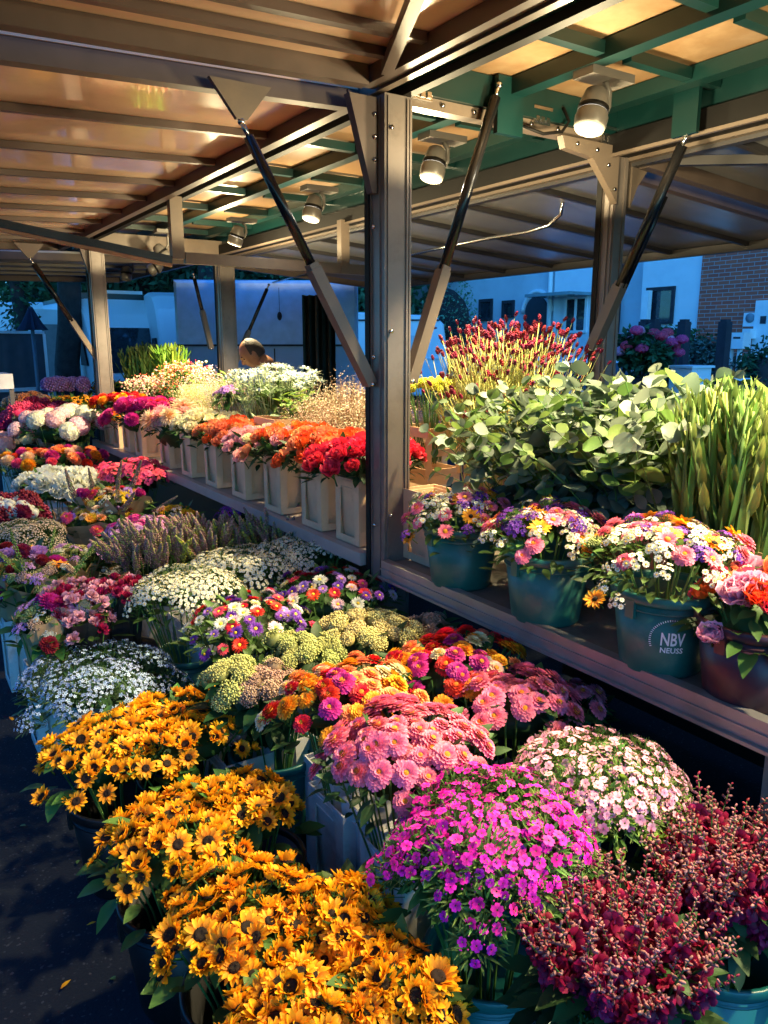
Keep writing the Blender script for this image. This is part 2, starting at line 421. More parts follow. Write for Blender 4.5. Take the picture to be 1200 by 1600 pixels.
def H_cluster(c, frad, nf, R_, np_, mc=None, w=.55, buds=0, green=GREEN, spiky=0, dome=.5, lw=.004, ll=.022):
    """a sprig: nf little florets over a dome of radius R_"""
    a = MB()
    for i in range(nf):
        r = math.sqrt((i+.5)/nf)*R_; an = i*2.39996+U(-.3, .3); x, y = r*math.cos(an), r*math.sin(an)
        z = dome*(math.sqrt(max(0, R_*R_*1.05-r*r)))+U(-.004, .004)
        floret(a, (x, y, z), tilt(x/R_, y/R_, .8), frad*U(.85, 1.1), np_, 0, 1 if mc else None, w)
        a.tube([(x*.25, y*.25, -R_*1.2), (x, y, z)], .0008, 2, 3, False)
    for i in range(spiky):
        r = R_*math.sqrt(U(0, 1)); an = U(0, 6.3); x, y = r*math.cos(an), r*math.sin(an)
        d = Vector((x/R_*1.2+U(-.5, .5), y/R_*1.2+U(-.5, .5), U(.4, 1)))
        z = dome*(math.sqrt(max(0, R_*R_*1.05-r*r)))-ll*.8
        a.leaf((x, y, z), d, (0,0,1), ll*U(.7, 1.3), lw*U(.8, 1.3), m=2, prof=(.7, 1, .08))
    for i in range(buds):
        r = R_*math.sqrt(U(0, 1)); an = U(0, 6.3); x, y = r*math.cos(an), r*math.sin(an)
        a.blob((x, y, dome*math.sqrt(max(0, R_*R_*1.05-r*r))), (.002, .002, .003), 5, 3, m=0)
    return [('flower_sprig', a.mesh('sprig', [c, mc or YEC, green]))]
def H_ballcluster(c, R_, br, nb, dome=.55, lump=.15, extra=None):
    a = MB()
    for i in range(nb):
        r = math.sqrt((i+.5)/nb)*R_; an = i*2.39996; x, y = r*math.cos(an)+U(-br, br), r*math.sin(an)+U(-br, br)
        z = dome*math.sqrt(max(0, R_*R_*1.05-r*r))+U(-1, 1)*br*.9
        a.blob((x, y, z), br*U(.75, 1.25), 5, 3, m=0 if not extra or rnd.random() > .4 else 2, t=U(.2, .7))
    a.blob((0,0,-R_*.1), (R_*.8, R_*.8, R_*dome*.9), 10, 6, m=0, t=.0)
    for i in range(6):
        an = i*1.05; a.tube([(0,0,-R_*1.4), (R_*.5*math.cos(an), R_*.5*math.sin(an), 0)], .0018, 1, 4, False)
    return [('flower_cluster', a.mesh('umbel', [c, STEM, extra or c]))]
def H_hydrangea(c, R_=.07):
    a = MB()
    a.blob((0,0,R_*.3), (R_*.8, R_*.8, R_*.62), 10, 6, m=0, t=0)
    n = 85
    for i in range(n):
        t = 1-(i+.5)/n*1.35; th = math.acos(max(-.5, t)); ph = i*2.39996
        d = Vector((math.sin(th)*math.cos(ph), math.sin(th)*math.sin(ph), math.cos(th)))
        q = Vector((0,0,1)).rotation_difference((d+Vector((U(-.3,.3),U(-.3,.3),U(-.3,.3)))).normalized())
        floret(a, (d.x*R_*.9, d.y*R_*.9, R_*.3+d.z*R_*.72), q, .0125, 4, 0, None, .95, 8)
    a.tube([(0,0,-.1), (0,0,0)], .004, 2, 5)
    return [('flower_head', a.mesh('hydrangea_head', [c, YEC, GREEN]))]
# spikes, stalks: base at origin, grow along +z, unit length about 1 before scaling (scaled per metre)
def H_spike(c, c2, L=.2, r=.011, bumps=110, tipc=None):
    a = MB(); bx, by = U(-.02, .02), U(-.02, .02)
    a.tube([(0,0,-.12), (bx*.3, by*.3, L*.4), (bx, by, L)], [.002, .0018, .001], 1, 4)
    for i in range(bumps):
        t = i/bumps; z = L*(.1+.9*t); rr = r*(1-t**3*.85)*U(.7, 1.1); an = i*2.39996
        a.blob((bx*t*t+rr*math.cos(an), by*t*t+rr*math.sin(an), z), (.0036, .0036, .0055), 5, 3, m=0 if rnd.random() < .75 else 1, t=U(.1, .7))
    return [('flower_spike', a.mesh('spike', [c, c2]))]
def H_snap():
    a = MB(); L = U(.16, .22); bx, by = U(-.03, .03), U(-.03, .03)
    a.tube([(0,0,-.12), (bx*.3, by*.3, L*.5), (bx, by, L)], [.003, .0025, .0012], 2, 5)
    nb = 28
    for i in range(nb):
        t = 1-i/nb; z = L*(.18+.82*t); s = 1-t; an = i*2.39996+U(-.3, .3)
        rr = .003+.013*s; cx, cy = bx*t*t, by*t*t
        d = Vector((math.cos(an), math.sin(an), .5))
        p = Vector((cx+rr*math.cos(an), cy+rr*math.sin(an), z))
        if t < U(.30, .66):
            q = Vector((0,0,1)).rotation_difference(d.normalized())
            o = MB(); mm = 1
            for k in range(5): o.petal(2*PI*k/5+U(-.3, .3), .003, 0, U(.014, .022), .017, 62, 10+U(-20, 20), cup=-.3, prof=[.5, .9, 1.1, .7], m=mm, jag=.0015)
            M = q.to_matrix(); o.v = [tuple(M @ Vector(v)+p) for v in o.v]
            b = len(a.v); a.v += o.v; a.t += o.t; a.f += [[x+b for x in f] for f in o.f]; a.m += o.m; a.sm += o.sm
        else:
            M = Vector((0,0,1)).rotation_difference(d.normalized()).to_matrix()
            k = .0026+.0036*s*U(.7, 1.3); a.blob(tuple(p), (k, k, k*2.1), 6, 4, m=0 if rnd.random() < .7 else 3, M=M, t=U(.1, .8))
    for i in range(4): an = U(0, 6.3); a.leaf((0,0,U(-.06, .03)), (math.cos(an), math.sin(an), .6), (0,0,1), .06, .012, m=2)
    return [('flower_spike', a.mesh('snapdragon_spike', [CM['bud'], CM['crimson'], GREEN, CM['wine']]))]
def H_glad(c1=LIME, c2=GREEN):
    a = MB(); bx, by = U(-.10, .10), U(-.10, .10)
    def P(t): return Vector((bx*t*t, by*t*t, t))
    a.tube([P(0), P(.5), P(.95)], [.013, .013, .006], 0, 6)
    for i in range(9):
        t = .52+.05*i; an = (PI if i % 2 else 0)+U(-.3, .3)
        p = P(t); a.leaf(p, (math.cos(an)*.28, math.sin(an)*.28, 1), (math.cos(an), math.sin(an), 0), .13*(1.2-.06*i), .044*(1.1-.08*i), bend=-.15, m=0, cup=.8, prof=(.6, 1, .8, .05))
    for i in range(3):
        an = U(0, 6.3); a.leaf(P(U(0, .25)), (math.cos(an)*.2, math.sin(an)*.2, 1), (math.cos(an), math.sin(an), 0), U(.5, .8), .035, bend=U(-.1, .3), m=1, cup=.4, prof=(.7, 1, 1, .7, .05))
    return [('flower_stalk', a.mesh('gladiolus_stalk', [c1, c2]))]
def H_burnet():
    a = MB(); bx, by = U(-.08, .08), U(-.08, .08)
    def P(t): return Vector((bx*t*t, by*t*t, t))
    a.tube([P(0), P(.4), P(.75)], [.0028, .0024, .0018], 1, 4)
    for i in range(rnd.randint(5, 8)):
        t = U(.42, .72); an = U(0, 6.3); h = U(.14, .34); s = U(.04, .15)
        q = P(t) + Vector((math.cos(an)*s, math.sin(an)*s, h))
        if q.z > 1.02: q.z = 1.02-U(0, .1)
        a.tube([P(t), (P(t)+q)/2+Vector((math.cos(an)*s*.25, math.sin(an)*s*.25, 0)), q], .0013, 1, 3)
        M = Vector((0,0,1)).rotation_difference((q-P(t)).normalized()).to_matrix()
        k = U(.007, .011)
        for b in range(14):
            z = b/14.; rr = k*.45*math.sin(PI*(.12+.8*z)); an2 = b*2.4
            v = M @ Vector((rr*math.cos(an2), rr*math.sin(an2), (z-.1)*k*2.6)); a.blob(tuple(q+v), k*.5, 5, 3, m=0, t=U(0, .6))
    for i in range(3): an = U(0, 6.3); a.leaf(P(U(.2, .6)), (math.cos(an)*.5, math.sin(an)*.5, 1), (0,0,1), .09, .012, m=1)
    return [('flower_stem', a.mesh('burnet_stem', [CM['wine'], YSTEM]))]
def H_cras():
    a = MB(); bx, by = U(-.04, .04), U(-.04, .04)
    a.tube([(0,0,0), (bx*.3, by*.3, .5), (bx, by, .93)], [.007, .006, .005], 1, 6)
    for i in range(60):
        t = i/60; rr = .034*math.sin(PI*(.1+.72*(1-t))); an = i*2.39996
        a.blob((bx+rr*math.cos(an), by+rr*math.sin(an), .9+.1*t), (.0085, .0085, .011), 5, 3, m=0, t=U(0, .8))
    return [('flower_stem', a.mesh('yellow_green_stem', [CM['yellowgreen'], STEM]))]
def H_spray(c, st, n=170, spread=.20, fs=.007, wisp=False):
    a = MB()
    tips = []
    for i in range(13):
        an = U(0, 6.3); s = U(.2, 1)*spread; z = U(.7, 1.0)
        q = Vector((math.cos(an)*s, math.sin(an)*s, z)); p = Vector((0,0,U(.25, .5)))
        a.tube([p, p.lerp(q, .5)+Vector((0,0,.03)), q], .0012, 1, 3, False); tips.append((p, q))
    a.tube([(0,0,0), (0,0,.5)], .0025, 1, 4, False)
    for i in range(n):
        p, q = rnd.choice(tips); t = U(.45, 1.05); c_ = p.lerp(q, t)+Vector((U(-.05, .05), U(-.05, .05), U(-.05, .05)))
        d = Vector((U(-1, 1), U(-1, 1), U(0, 1)))
        a.leaf(c_, d, (U(-1,1), U(-1,1), 1), fs*U(.8, 1.8), fs*U(.5, 1), m=0, prof=(.6, 1, .3))
        if i % 4 == 0: a.tube([c_, p.lerp(q, t-.1)], .0007, 1, 3, False)
    return [('flower_spray', a.mesh('spray', [c, st]))]
def H_euc(big=1.0):
    a = MB(); pts = []; x = 0; z = 0; el = R(84); L = 12
    for i in range(L+1):
        pts.append(Vector((x, U(-.006, .006), z))); el -= R(U(1.5, 6)); x += math.cos(el)/L; z += math.sin(el)/L
    a.tube(pts, [.0045-.0028*i/L for i in range(L+1)], 1, 5)
    for i in range(3, L+1):
        for sd in ((0, 1) if i < L else (0, 1, 2)):
            an = i*1.57+sd*PI+U(-.5, .5); s = big*U(.055, .115)*(1.08-.3*(i/L)**2)
            d = Vector((math.cos(an)*.9, math.sin(an)*.9, U(-.7, .8)))
            a.leaf(pts[i], d, (U(-1.1,1.1), U(-1.1,1.1), 1), s, s*.95, bend=U(-.3, .5), prof=(.06, .62, .95, 1, .8, .12), m=0 if rnd.random() < .72 else 2, cup=U(-.05, .25))
    return [('branch', a.mesh('eucalyptus_branch', [EUC, STEM, EUCY]))]
EUC = plant('eucalyptus_leaf', (.09, .135, .09), (.165, .215, .15), var=.45, hue=.02, trans=.2, rough=.5)
EUCY = plant('eucalyptus_young_leaf', (.10, .17, .04), (.14, .23, .05), var=.3, hue=.02, trans=.35)
def H_eryn():
    a = MB()
    for h in range(3):
        an = U(0, 6.3); c = Vector((math.cos(an)*.1, math.sin(an)*.1, .9+U(-.06, .1))) if h else Vector((0,0,1))
        a.tube([(0,0,.55*U(.6, 1)), c], .003, 1, 4)
        for i in range(12): 
            b = 2*PI*i/12; a.leaf(c, (math.cos(b), math.sin(b), U(.1, .9)), (0,0,1), .07*U(.8, 1.3), .012, m=0, prof=(.8, 1, .5, .02))
        a.blob(tuple(c+Vector((0,0,.012))), (.014, .014, .022), 7, 5, m=2)
    for i in range(9):
        b = U(0, 6.3); a.leaf((0,0,U(.5, .9)), (math.cos(b), math.sin(b), U(.3, 1)), (0,0,1), .12, .02, m=1)
    a.tube([(0,0,0), (0,0,.7)], .004, 1, 4)
    return [('flower_stem', a.mesh('thistle_stem', [plant('thistle', (.42, .5, .34), (.66, .72, .58)), plant('thistle_leaf', (.25, .36, .18), (.45, .55, .3)), CM['blue']]))]
def H_berry(cols, n=34, spread=.16, br=.010):
    a = MB(); a.tube([(0,0,0), (0,0,.7)], .004, 2, 4)
    for i in range(n):
        an = U(0, 6.3); s = spread*math.sqrt(U(0, 1)); q = Vector((math.cos(an)*s, math.sin(an)*s, U(.72, 1.03)))
        a.blob(tuple(q), br*U(.8, 1.3), 7, 5, m=rnd.randint(0, 1), t=U(.2, .8))
        if i % 3 == 0: a.tube([(0,0,.6), q], .0016, 2, 3, False)
    for i in range(14): 
        an = U(0, 6.3); s = U(0, spread); a.leaf((math.cos(an)*s, math.sin(an)*s, U(.65, .95)), (math.cos(an), math.sin(an), U(0, 1)), (0,0,1), .055, .028, m=3)
    return [('flower_stem', a.mesh('berry_stem', [cols[0], cols[1], STEM, GREEN]))]
def H_grass(m1, m2, seeds=True):
    a = MB()
    for i in range(7):
        an = U(0, 6.3); s = U(.03, .22); q = Vector((math.cos(an)*s, math.sin(an)*s, U(.75, 1.05)))
        a.tube([(0,0,0), (q.x*.3, q.y*.3, .5), q], .0018, 0, 3, False)
        if seeds:
            for k in range(9):
                t = .7+.035*k; p = Vector((0,0,0)).lerp(q, t); b = U(0, 6.3)
                a.leaf(p, (math.cos(b)*.3, math.sin(b)*.3, 1), (math.cos(b), math.sin(b), 0), .05, .007, m=1, prof=(.5, 1, .1))
    return [('stem', a.mesh('grass_stems', [m1, m2]))]
def H_allium():
    a = MB(); a.tube([(0,0,0), (0,0,.93)], .006, 1, 5)
    for i in range(90):
        t = 1-2*(i+.5)/90; th = math.acos(t); ph = i*2.4
        a.blob((.062*math.sin(th)*math.cos(ph), .062*math.sin(th)*math.sin(ph), .94+.062*t), .011, 5, 3, m=0, t=U(0, .8))
    return [('flower_stem', a.mesh('allium_stem', [CM['lilac'], STEM]))]
def H_leafy(m=LIME, n=12, w=.05):
    a = MB(); a.tube([(0,0,0), (0,0,.9)], .004, 1, 4)
    for i in range(n):
        an = i*2.4; a.leaf((0,0,.4+.6*i/n), (math.cos(an), math.sin(an), .5), (0,0,1), .13, w, m=0, prof=(.15, .9, 1, .7, .05))
    return [('branch', a.mesh('leafy_branch', [m, STEM]))]
def H_kale():
    a = MB()
    for k in range(5):
        for i in range(9-k):
            a.petal(U(-.1,.1)+2*PI*i/(9-k), .006, .006*k, .05*(1-.13*k), .04, 5+17*k, 45+12*k, cup=-.2, prof=[.4, .9, 1.2, .9], m=0, jag=.003)
    return [('flower_head', a.mesh('kale_head', [CM['lilac'], GREEN]))]
def H_cotton():
    a = MB()
    for i in range(5):
        b = 2*PI*i/5; a.blob((.016*math.cos(b), .016*math.sin(b), .012), (.019, .019, .021), 8, 6, m=0, t=.8)
        a.petal(b+.6, .012, 0, .035, .018, 20, 60, m=1)
    return [('boll', a.mesh('cotton_boll', [CM['white'], CM['crimson']]))]

NV = {'sunflower': 12, 'glad': 7, 'euc': 6, 'snap': 7}
def get(key):
    k, _, c = key.partition(':'); cm = CM.get(c)
    n = NV.get(k, 4)
    F = {'sunflower': H_sunflower, 'sunbud': H_sunbud, 'zinnia': lambda: H_zinnia(cm), 'pompon': lambda: H_pompon(cm), 'bigpompon': lambda: H_pompon(cm, .055, .018, 120),
         'dahlia': lambda: H_dahlia(cm), 'rose': lambda: H_rose(cm), 'openrose': lambda: H_rose(cm, .032, 18), 'peony': lambda: H_peony(cm),
         'carn': lambda: H_carn(cm), 'aster': lambda: H_aster(cm), 'single': lambda: H_single(cm), 'smallsingle': lambda: H_single(cm, .024, SUND, 11),
         'gerb': lambda: H_single(cm, .034, ORC, 18),
         'daisies': lambda: H_cluster(CM['white'], .0085, 14, .05, 9, YEC, .5, 6, dome=.3, spiky=10, ll=.03),
         'fewdaisies': lambda: H_cluster(CM['white'], .011, 7, .032, 9, YEC, .5, 2, dome=.4),
         'dianthus': lambda: H_cluster(cm, .0105, 7, .044, 5, None, .95, 7, green=DIAG, spiky=70, dome=.6, lw=.0045, ll=.024),
         'tinystar': lambda: H_cluster(cm, .008, 14, .045, 5, None, .6, 6, green=DGREEN, spiky=14, dome=.4, lw=.007, ll=.03),
         'statice': lambda: H_cluster(cm, .007, 22, .034, 5, None, .9, 14, dome=.6),
         'gyp': lambda: H_cluster(CM['beige'], .0045, 46, .05, 5, None, 1, 14, dome=.6),
         'lily': lambda: H_cluster(cm, .03, 3, .03, 6, None, .5, 0, dome=.5),
         'phlox': lambda: H_cluster(cm, .017, 9, .038, 5, None, .95, 3, dome=.6, spiky=4),
         'azalea': lambda: H_cluster(cm, .026, 5, .04, 5, None, .9, 2, dome=.6, spiky=5, ll=.04, lw=.014),
         'sedum': lambda: H_ballcluster(cm, .036, .0032, 150, dome=.7), 'yarrow': lambda: H_ballcluster(cm, .03, .0032, 70, dome=.4),
         'hydrangea': lambda: H_hydrangea(cm), 'cotton': H_cotton, 'kale': H_kale,
         'heather': lambda: H_spike(CM['plum'], CM['plumg'], U(.17, .24), .0145, 150), 'heatherg': lambda: H_spike(CM['plumg'], CM['yellowgreen'], U(.12, .18), .010, 80),
         'wheat': lambda: H_spike(CM['plumg'], LIME, U(.22, .3), .009, 60), 'celosia': lambda: H_ballcluster(cm, .05, .006, 120, dome=.9),
         'snap': H_snap, 'glad': H_glad, 'gladpale': lambda: H_glad(plant('pale_shoot', (.09, .15, .03), (.19, .27, .065), hue=.04, var=.4), GREEN), 'burnet': H_burnet, 'cras': H_cras,
         'limonium': lambda: H_spray(CM['beige'], plant('tan_stem', (.3, .2, .1), trans=0), 260, .3, .010), 'euc': H_euc, 'eucbig': lambda: H_euc(1.25),
         'eryn': H_eryn, 'snowberry': lambda: H_berry((CM['cream'], CM['palepink']), 44, .17, .014), 'hyper': lambda: H_berry((CM['coral'], CM['rose_red']), 46, .17, .007),
         'grass': lambda: H_grass(YSTEM, plant('grass_seed', (.35, .3, .08), (.5, .42, .14), trans=0)), 'grassp': lambda: H_grass(STEM, CM['plum']),
         'allium': H_allium, 'leafy': lambda: H_leafy(), 'leafyd': lambda: H_leafy(GREEN), 'haze': lambda: H_spray(YSTEM, YSTEM, 130, .2, .010),
         'pinkspray': lambda: H_spray(CM['blush'], STEM, 150, .3, .012), 'palespray': lambda: H_spray(CM['cream'], YSTEM, 240, .3, .010)}
    return lib(key, n, F[k])

# ------------------------------------------------------------------ buckets
M_WHITE = mat('white_plastic', (.66, .66, .64), .42, var=.08, dirt=((.3, .22, .14), 9, .5), bump=.05, bscale=30)
M_CREAM = mat('cream_plastic', (.66, .44, .26), .42, var=.1, dirt=((.4, .26, .14), 7, .5), bump=.05, bscale=30)
M_GREENP = mat('green_plastic', (.014, .115, .085), .42, var=.2, dirt=((.10, .16, .12), 9, .6), bump=.06, bscale=20)
M_TEAL = mat('teal_plastic', (.008, .12, .11), .38, var=.12)
M_BLACK = mat('black_plastic', (.005, .005, .006), .45, var=.2)
M_WINE = mat('wine_plastic', (.05, .015, .02), .4, var=.2)
M_WATER = mat('bucket_water', (.02, .03, .02), .1, var=.2)
M_KRAFT = mat('kraft_paper', (.42, .26, .13), .8, var=.12, bump=.3, bscale=25)
M_CELLO = glassy('cellophane', (.8, .8, .78), .16, .12)
M_MARK = mat('bucket_print', (.75, .8, .78), .5, var=.05)
def procona(name, loc, label, group, h=.33, cream=False, rot=0, w=.17, d=.21):
    """square cut-flower bucket: tapered inner pot inside a splayed frame with tall openings"""
    root = empty(name, loc, label, 'bucket', group); root.rotation_euler.z = rot
    m = M_CREAM if cream else M_WHITE
    key = ('procona', cream, round(h, 2))
    if key not in LIB:
        W2, D2 = w/2, d/2
        a = MB()
        def ring(s, z, off=0): return [(-W2*s+off, -D2*s+off, z), (W2*s-off, -D2*s+off, z), (W2*s-off, D2*s-off, z), (-W2*s+off, D2*s-off, z)]
        o1 = ring(.93, h-.012); o2 = ring(.66, .012); i1 = ring(.93, h-.012, .006); i2 = ring(.66, .02, .006)
        a.add(o1+o2+i1+i2, [(0,1,5,4)[::-1],(1,2,6,5)[::-1],(2,3,7,6)[::-1],(3,0,4,7)[::-1],(4,5,6,7)[::-1],
              (8,9,13,12),(9,10,14,13),(10,11,15,14),(11,8,12,15),(12,13,14,15),(0,8,9,1)[::-1],(1,9,10,2)[::-1],(2,10,11,3)[::-1],(3,11,8,0)[::-1]], 0, smooth=False)
        me1 = a.mesh('bucket_pot', [m])
        b = MB(); t = .005
        for s0, s1, z0, z1 in ((1.0, 1.0, h-.05, h),):
            o = ring(1.0, z0)+ring(1.0, z1)+ring(1.0, z0, t)+ring(1.0, z1, t)
            fs = []
            for k in range(4):
                n = (k+1) % 4; fs += [(k, n, 4+n, 4+k), (8+k, 12+k, 12+n, 8+n), (4+k, 4+n, 12+n, 12+k), (k, 8+k, 8+n, n)]
            b.add(o, fs, 0, smooth=False)
        me2 = b.mesh('bucket_rim', [m])
        c = MB(); bw, bd = W2*.98, D2*.98
        for sx in (-1, 1):
            for sy in (-1, 1):
                for (dx, dy, wx, wy) in ((sx*bw, sy*(bd-.018), .004, .036), (sx*(bw-.018), sy*bd, .036, .004)):
                    wide = 1.35
                    zt, zb = h-.05, .03
                    vs = []
                    for z, k in ((zb, wide), (zt, 1.0), ):
                        if wx < wy:
                            y0, y1 = sy*(bd), sy*(bd-.036*k*(.8 if z == zb else 1.2)); xs = sx*(bw if z == zt else bw*.985)
                            vs += [(xs-.002*sx*1.5, y0, z), (xs+.0015*sx, y0, z), (xs+.0015*sx, y1, z), (xs-.003*sx, y1, z)]
                        else:
                            x0, x1 = sx*bw, sx*(bw-.036*k*(.8 if z == zb else 1.2)); ys = sy*(bd if z == zt else bd*.985)
                            vs += [(x0, ys-.003*sy, z), (x0, ys+.0015*sy, z), (x1, ys+.0015*sy, z), (x1, ys-.003*sy, z)]
                    c.add(vs, [(0,1,2,3),(7,6,5,4),(0,4,5,1),(1,5,6,2),(2,6,7,3),(3,7,4,0)], 0, smooth=False)
        o = ring(.985, 0)+ring(.985, .032)+ring(.985, 0, t)+ring(.985, .032, t); fs = []
        for k in range(4):
            n = (k+1) % 4; fs += [(k, n, 4+n, 4+k), (8+k, 12+k, 12+n, 8+n), (4+k, 4+n, 12+n, 12+k), (k, 8+k, 8+n, n)]
        c.add(o, fs, 0, smooth=False)
        # little label holder under the rim
        for sx in (-1, 1): c.box((sx*W2-.003+(0 if sx < 0 else .0), -.05, h-.043), (sx*W2+.003, .05, h-.040)); c.box((sx*W2-.003, -.05, h-.012), (sx*W2+.003, .05, h-.009))
        me3 = c.mesh('bucket_frame', [m])
        LIB[key] = (me1, me2, me3)
    a_, b_, c_ = LIB[key]
    inst('pot', a_, root); inst('rim', b_, root); inst('frame', c_, root)
    return root
def round_bucket(name, loc, label, group, m, h=.26, rt=.14, rb=.115, logo=None):
    root = empty(name, loc, label, 'bucket', group)
    a = MB(); a.lathe([(0.001, .004), (rb-.004, .002), (rb, .008), (rt, h-.02), (rt-.005, h-.02), (rb-.006, .02), (.001, .02)], 36)
    a.obj('pot', m, root)
    b = MB(); b.lathe([(rt-.004, h-.026), (rt+.006, h-.028), (rt+.009, h-.022), (rt+.009, h-.003), (rt+.006, h), (rt-.002, h), (rt-.004, h-.006), (rt-.004, h-.026)], 36)
    b.lathe([(rt-.006, h-.05), (rt+.002, h-.048), (rt+.002, h-.044), (rt-.006, h-.042)], 36)
    b.obj('rim', m, root)
    for s in (-1, 1):
        c = MB(); c.box((s*(rt+.004)-.006, -.014, h-.07), (s*(rt+.004)+.006, .014, h-.02)); c.obj('handle_lug', m, root)
    if logo is not None:
        make_logo(root, logo, rt, rb, h)
    return root
def make_logo(root, ang, rt, rb, h):
    k = h/.26
    def bend(x, z, lift=.0012):
        zz = h*.52 + z; rr = rb+(rt-rb)*zz/(h-.02)+lift
        a = ang + x/rr
        return (rr*math.cos(a), rr*math.sin(a), zz)
    def text(body, size, x0, z0, sx=1):
        cu = bpy.data.curves.new('lettering', 'FONT'); cu.body = body; cu.size = size; cu.align_x = 'CENTER'; cu.offset = size*.018; cu.resolution_u = 2
        o = bpy.data.objects.new('lettering', cu); COL.objects.link(o)
        dg = bpy.context.evaluated_depsgraph_get(); dg.update()
        me = bpy.data.meshes.new_from_object(o.evaluated_get(dg)); bpy.data.objects.remove(o)
        for v in me.vertices: v.co = bend(x0+v.co.x*sx, z0+v.co.y)
        me.materials.clear(); me.materials.append(M_MARK)
        ob = bpy.data.objects.new('lettering', me); COL.objects.link(ob); ob.parent = root
    text('NBV', .058*k, 0, -.022*k, .62); text('NEUSS', .024*k, 0, -.046*k, .95)
    a = MB()
    def quad(x, z, w, hh, rot):
        c, s = math.cos(rot), math.sin(rot); vs = [bend(x+c*u-s*v, z+s*u+c*v) for u, v in ((-w,-hh),(w,-hh),(w,hh),(-w,hh))]
        a.add(vs, [(0,1,2,3)], 0)
    r = .064*k
    for i in range(26):
        t = PI*(1.12 - .82*i/25); quad(r*math.cos(t), -.005*k+r*math.sin(t), .0012*k, (.003 if i < 18 else .0016)*k, t-PI/2)
    for i in range(7):
        t = i*.9; quad(.064*k+.006*k*math.cos(t), .036*k+.005*k*math.sin(t), .0012*k, .004*k, t)
    for i in range(4): quad((.052-.003*i)*k, .040*k+.002*i*k, .0025*k, .0016*k, .9)
    a.obj('printed_arc', M_MARK, root)

# ------------------------------------------------------------------ bunches
USED = set()
def choose(mix):
    tot = sum(w for _, w in mix); x = rnd.random()*tot
    for k, w in mix:
        x -= w
        if x <= 0: return k
    return mix[-1][0]
def resolve(anchor, px, py):
    return atz(px, py, anchor[1]) if anchor[0] == 'z' else atx(px, py, anchor[1])
def put_head(root, key, pos, q, s):
    vs = get(key); o = inst(vs[0][0], vs[0][1], root, pos, q, s)
    for (n, me) in vs[1:]: inst(n, me, o)
    return o
def foliage(root, P, rx, ry, dome, zc, zb, m, n, size=.09, core=True, mname='foliage', w=.45, stems=True):
    a = MB()
    if core:
        M = None; b = MB(); b.blob((0,0,zc-dome*.8), (rx*.64, ry*.64, dome*.85), 14, 8)
        for v in b.v:
            k = 1+U(-.16, .1); a.v.append((v[0]*k, v[1]*k, (v[2]-zc)*k+zc)); a.t.append(U(0, .4))
        a.f += b.f; a.m += b.m; a.sm += b.sm
    for i in range(int(n*1.7)):
        r = math.sqrt(U(.15, 1.05)); th = U(0, 2*PI); x, y = rx*r*math.cos(th), ry*r*math.sin(th)
        z = zc+dome*(math.sqrt(max(0, 1-r*r*.9))-.5)-U(.01, .05)-(U(0, .075) if r > .7 else 0)
        d = Vector((math.cos(th)*r*1.3+U(-.5,.5), math.sin(th)*r*1.3+U(-.5,.5), U(-.6, .9)))
        s = size*U(.6, 1.25); a.leaf((x*.92, y*.92, z), d, (U(-.3,.3), U(-.3,.3), 1), s, s*w, bend=U(-.3, .8), prof=(.15, .85, 1, .65, .05))
    for i in range(16):
        r = math.sqrt(U(.2, .9)); th = U(0, 2*PI); x, y = rx*r*math.cos(th), ry*r*math.sin(th)
        a.tube([(x*.25, y*.25, zb), (x*.5, y*.5, (zc+zb)/2), (x, y, zc)] if stems else [(x*.6, y*.6, zc-.1), (x*.8, y*.8, zc-.05), (x, y, zc)], .003, 1, 4, False)
    a.obj(mname, [m, STEM], root)
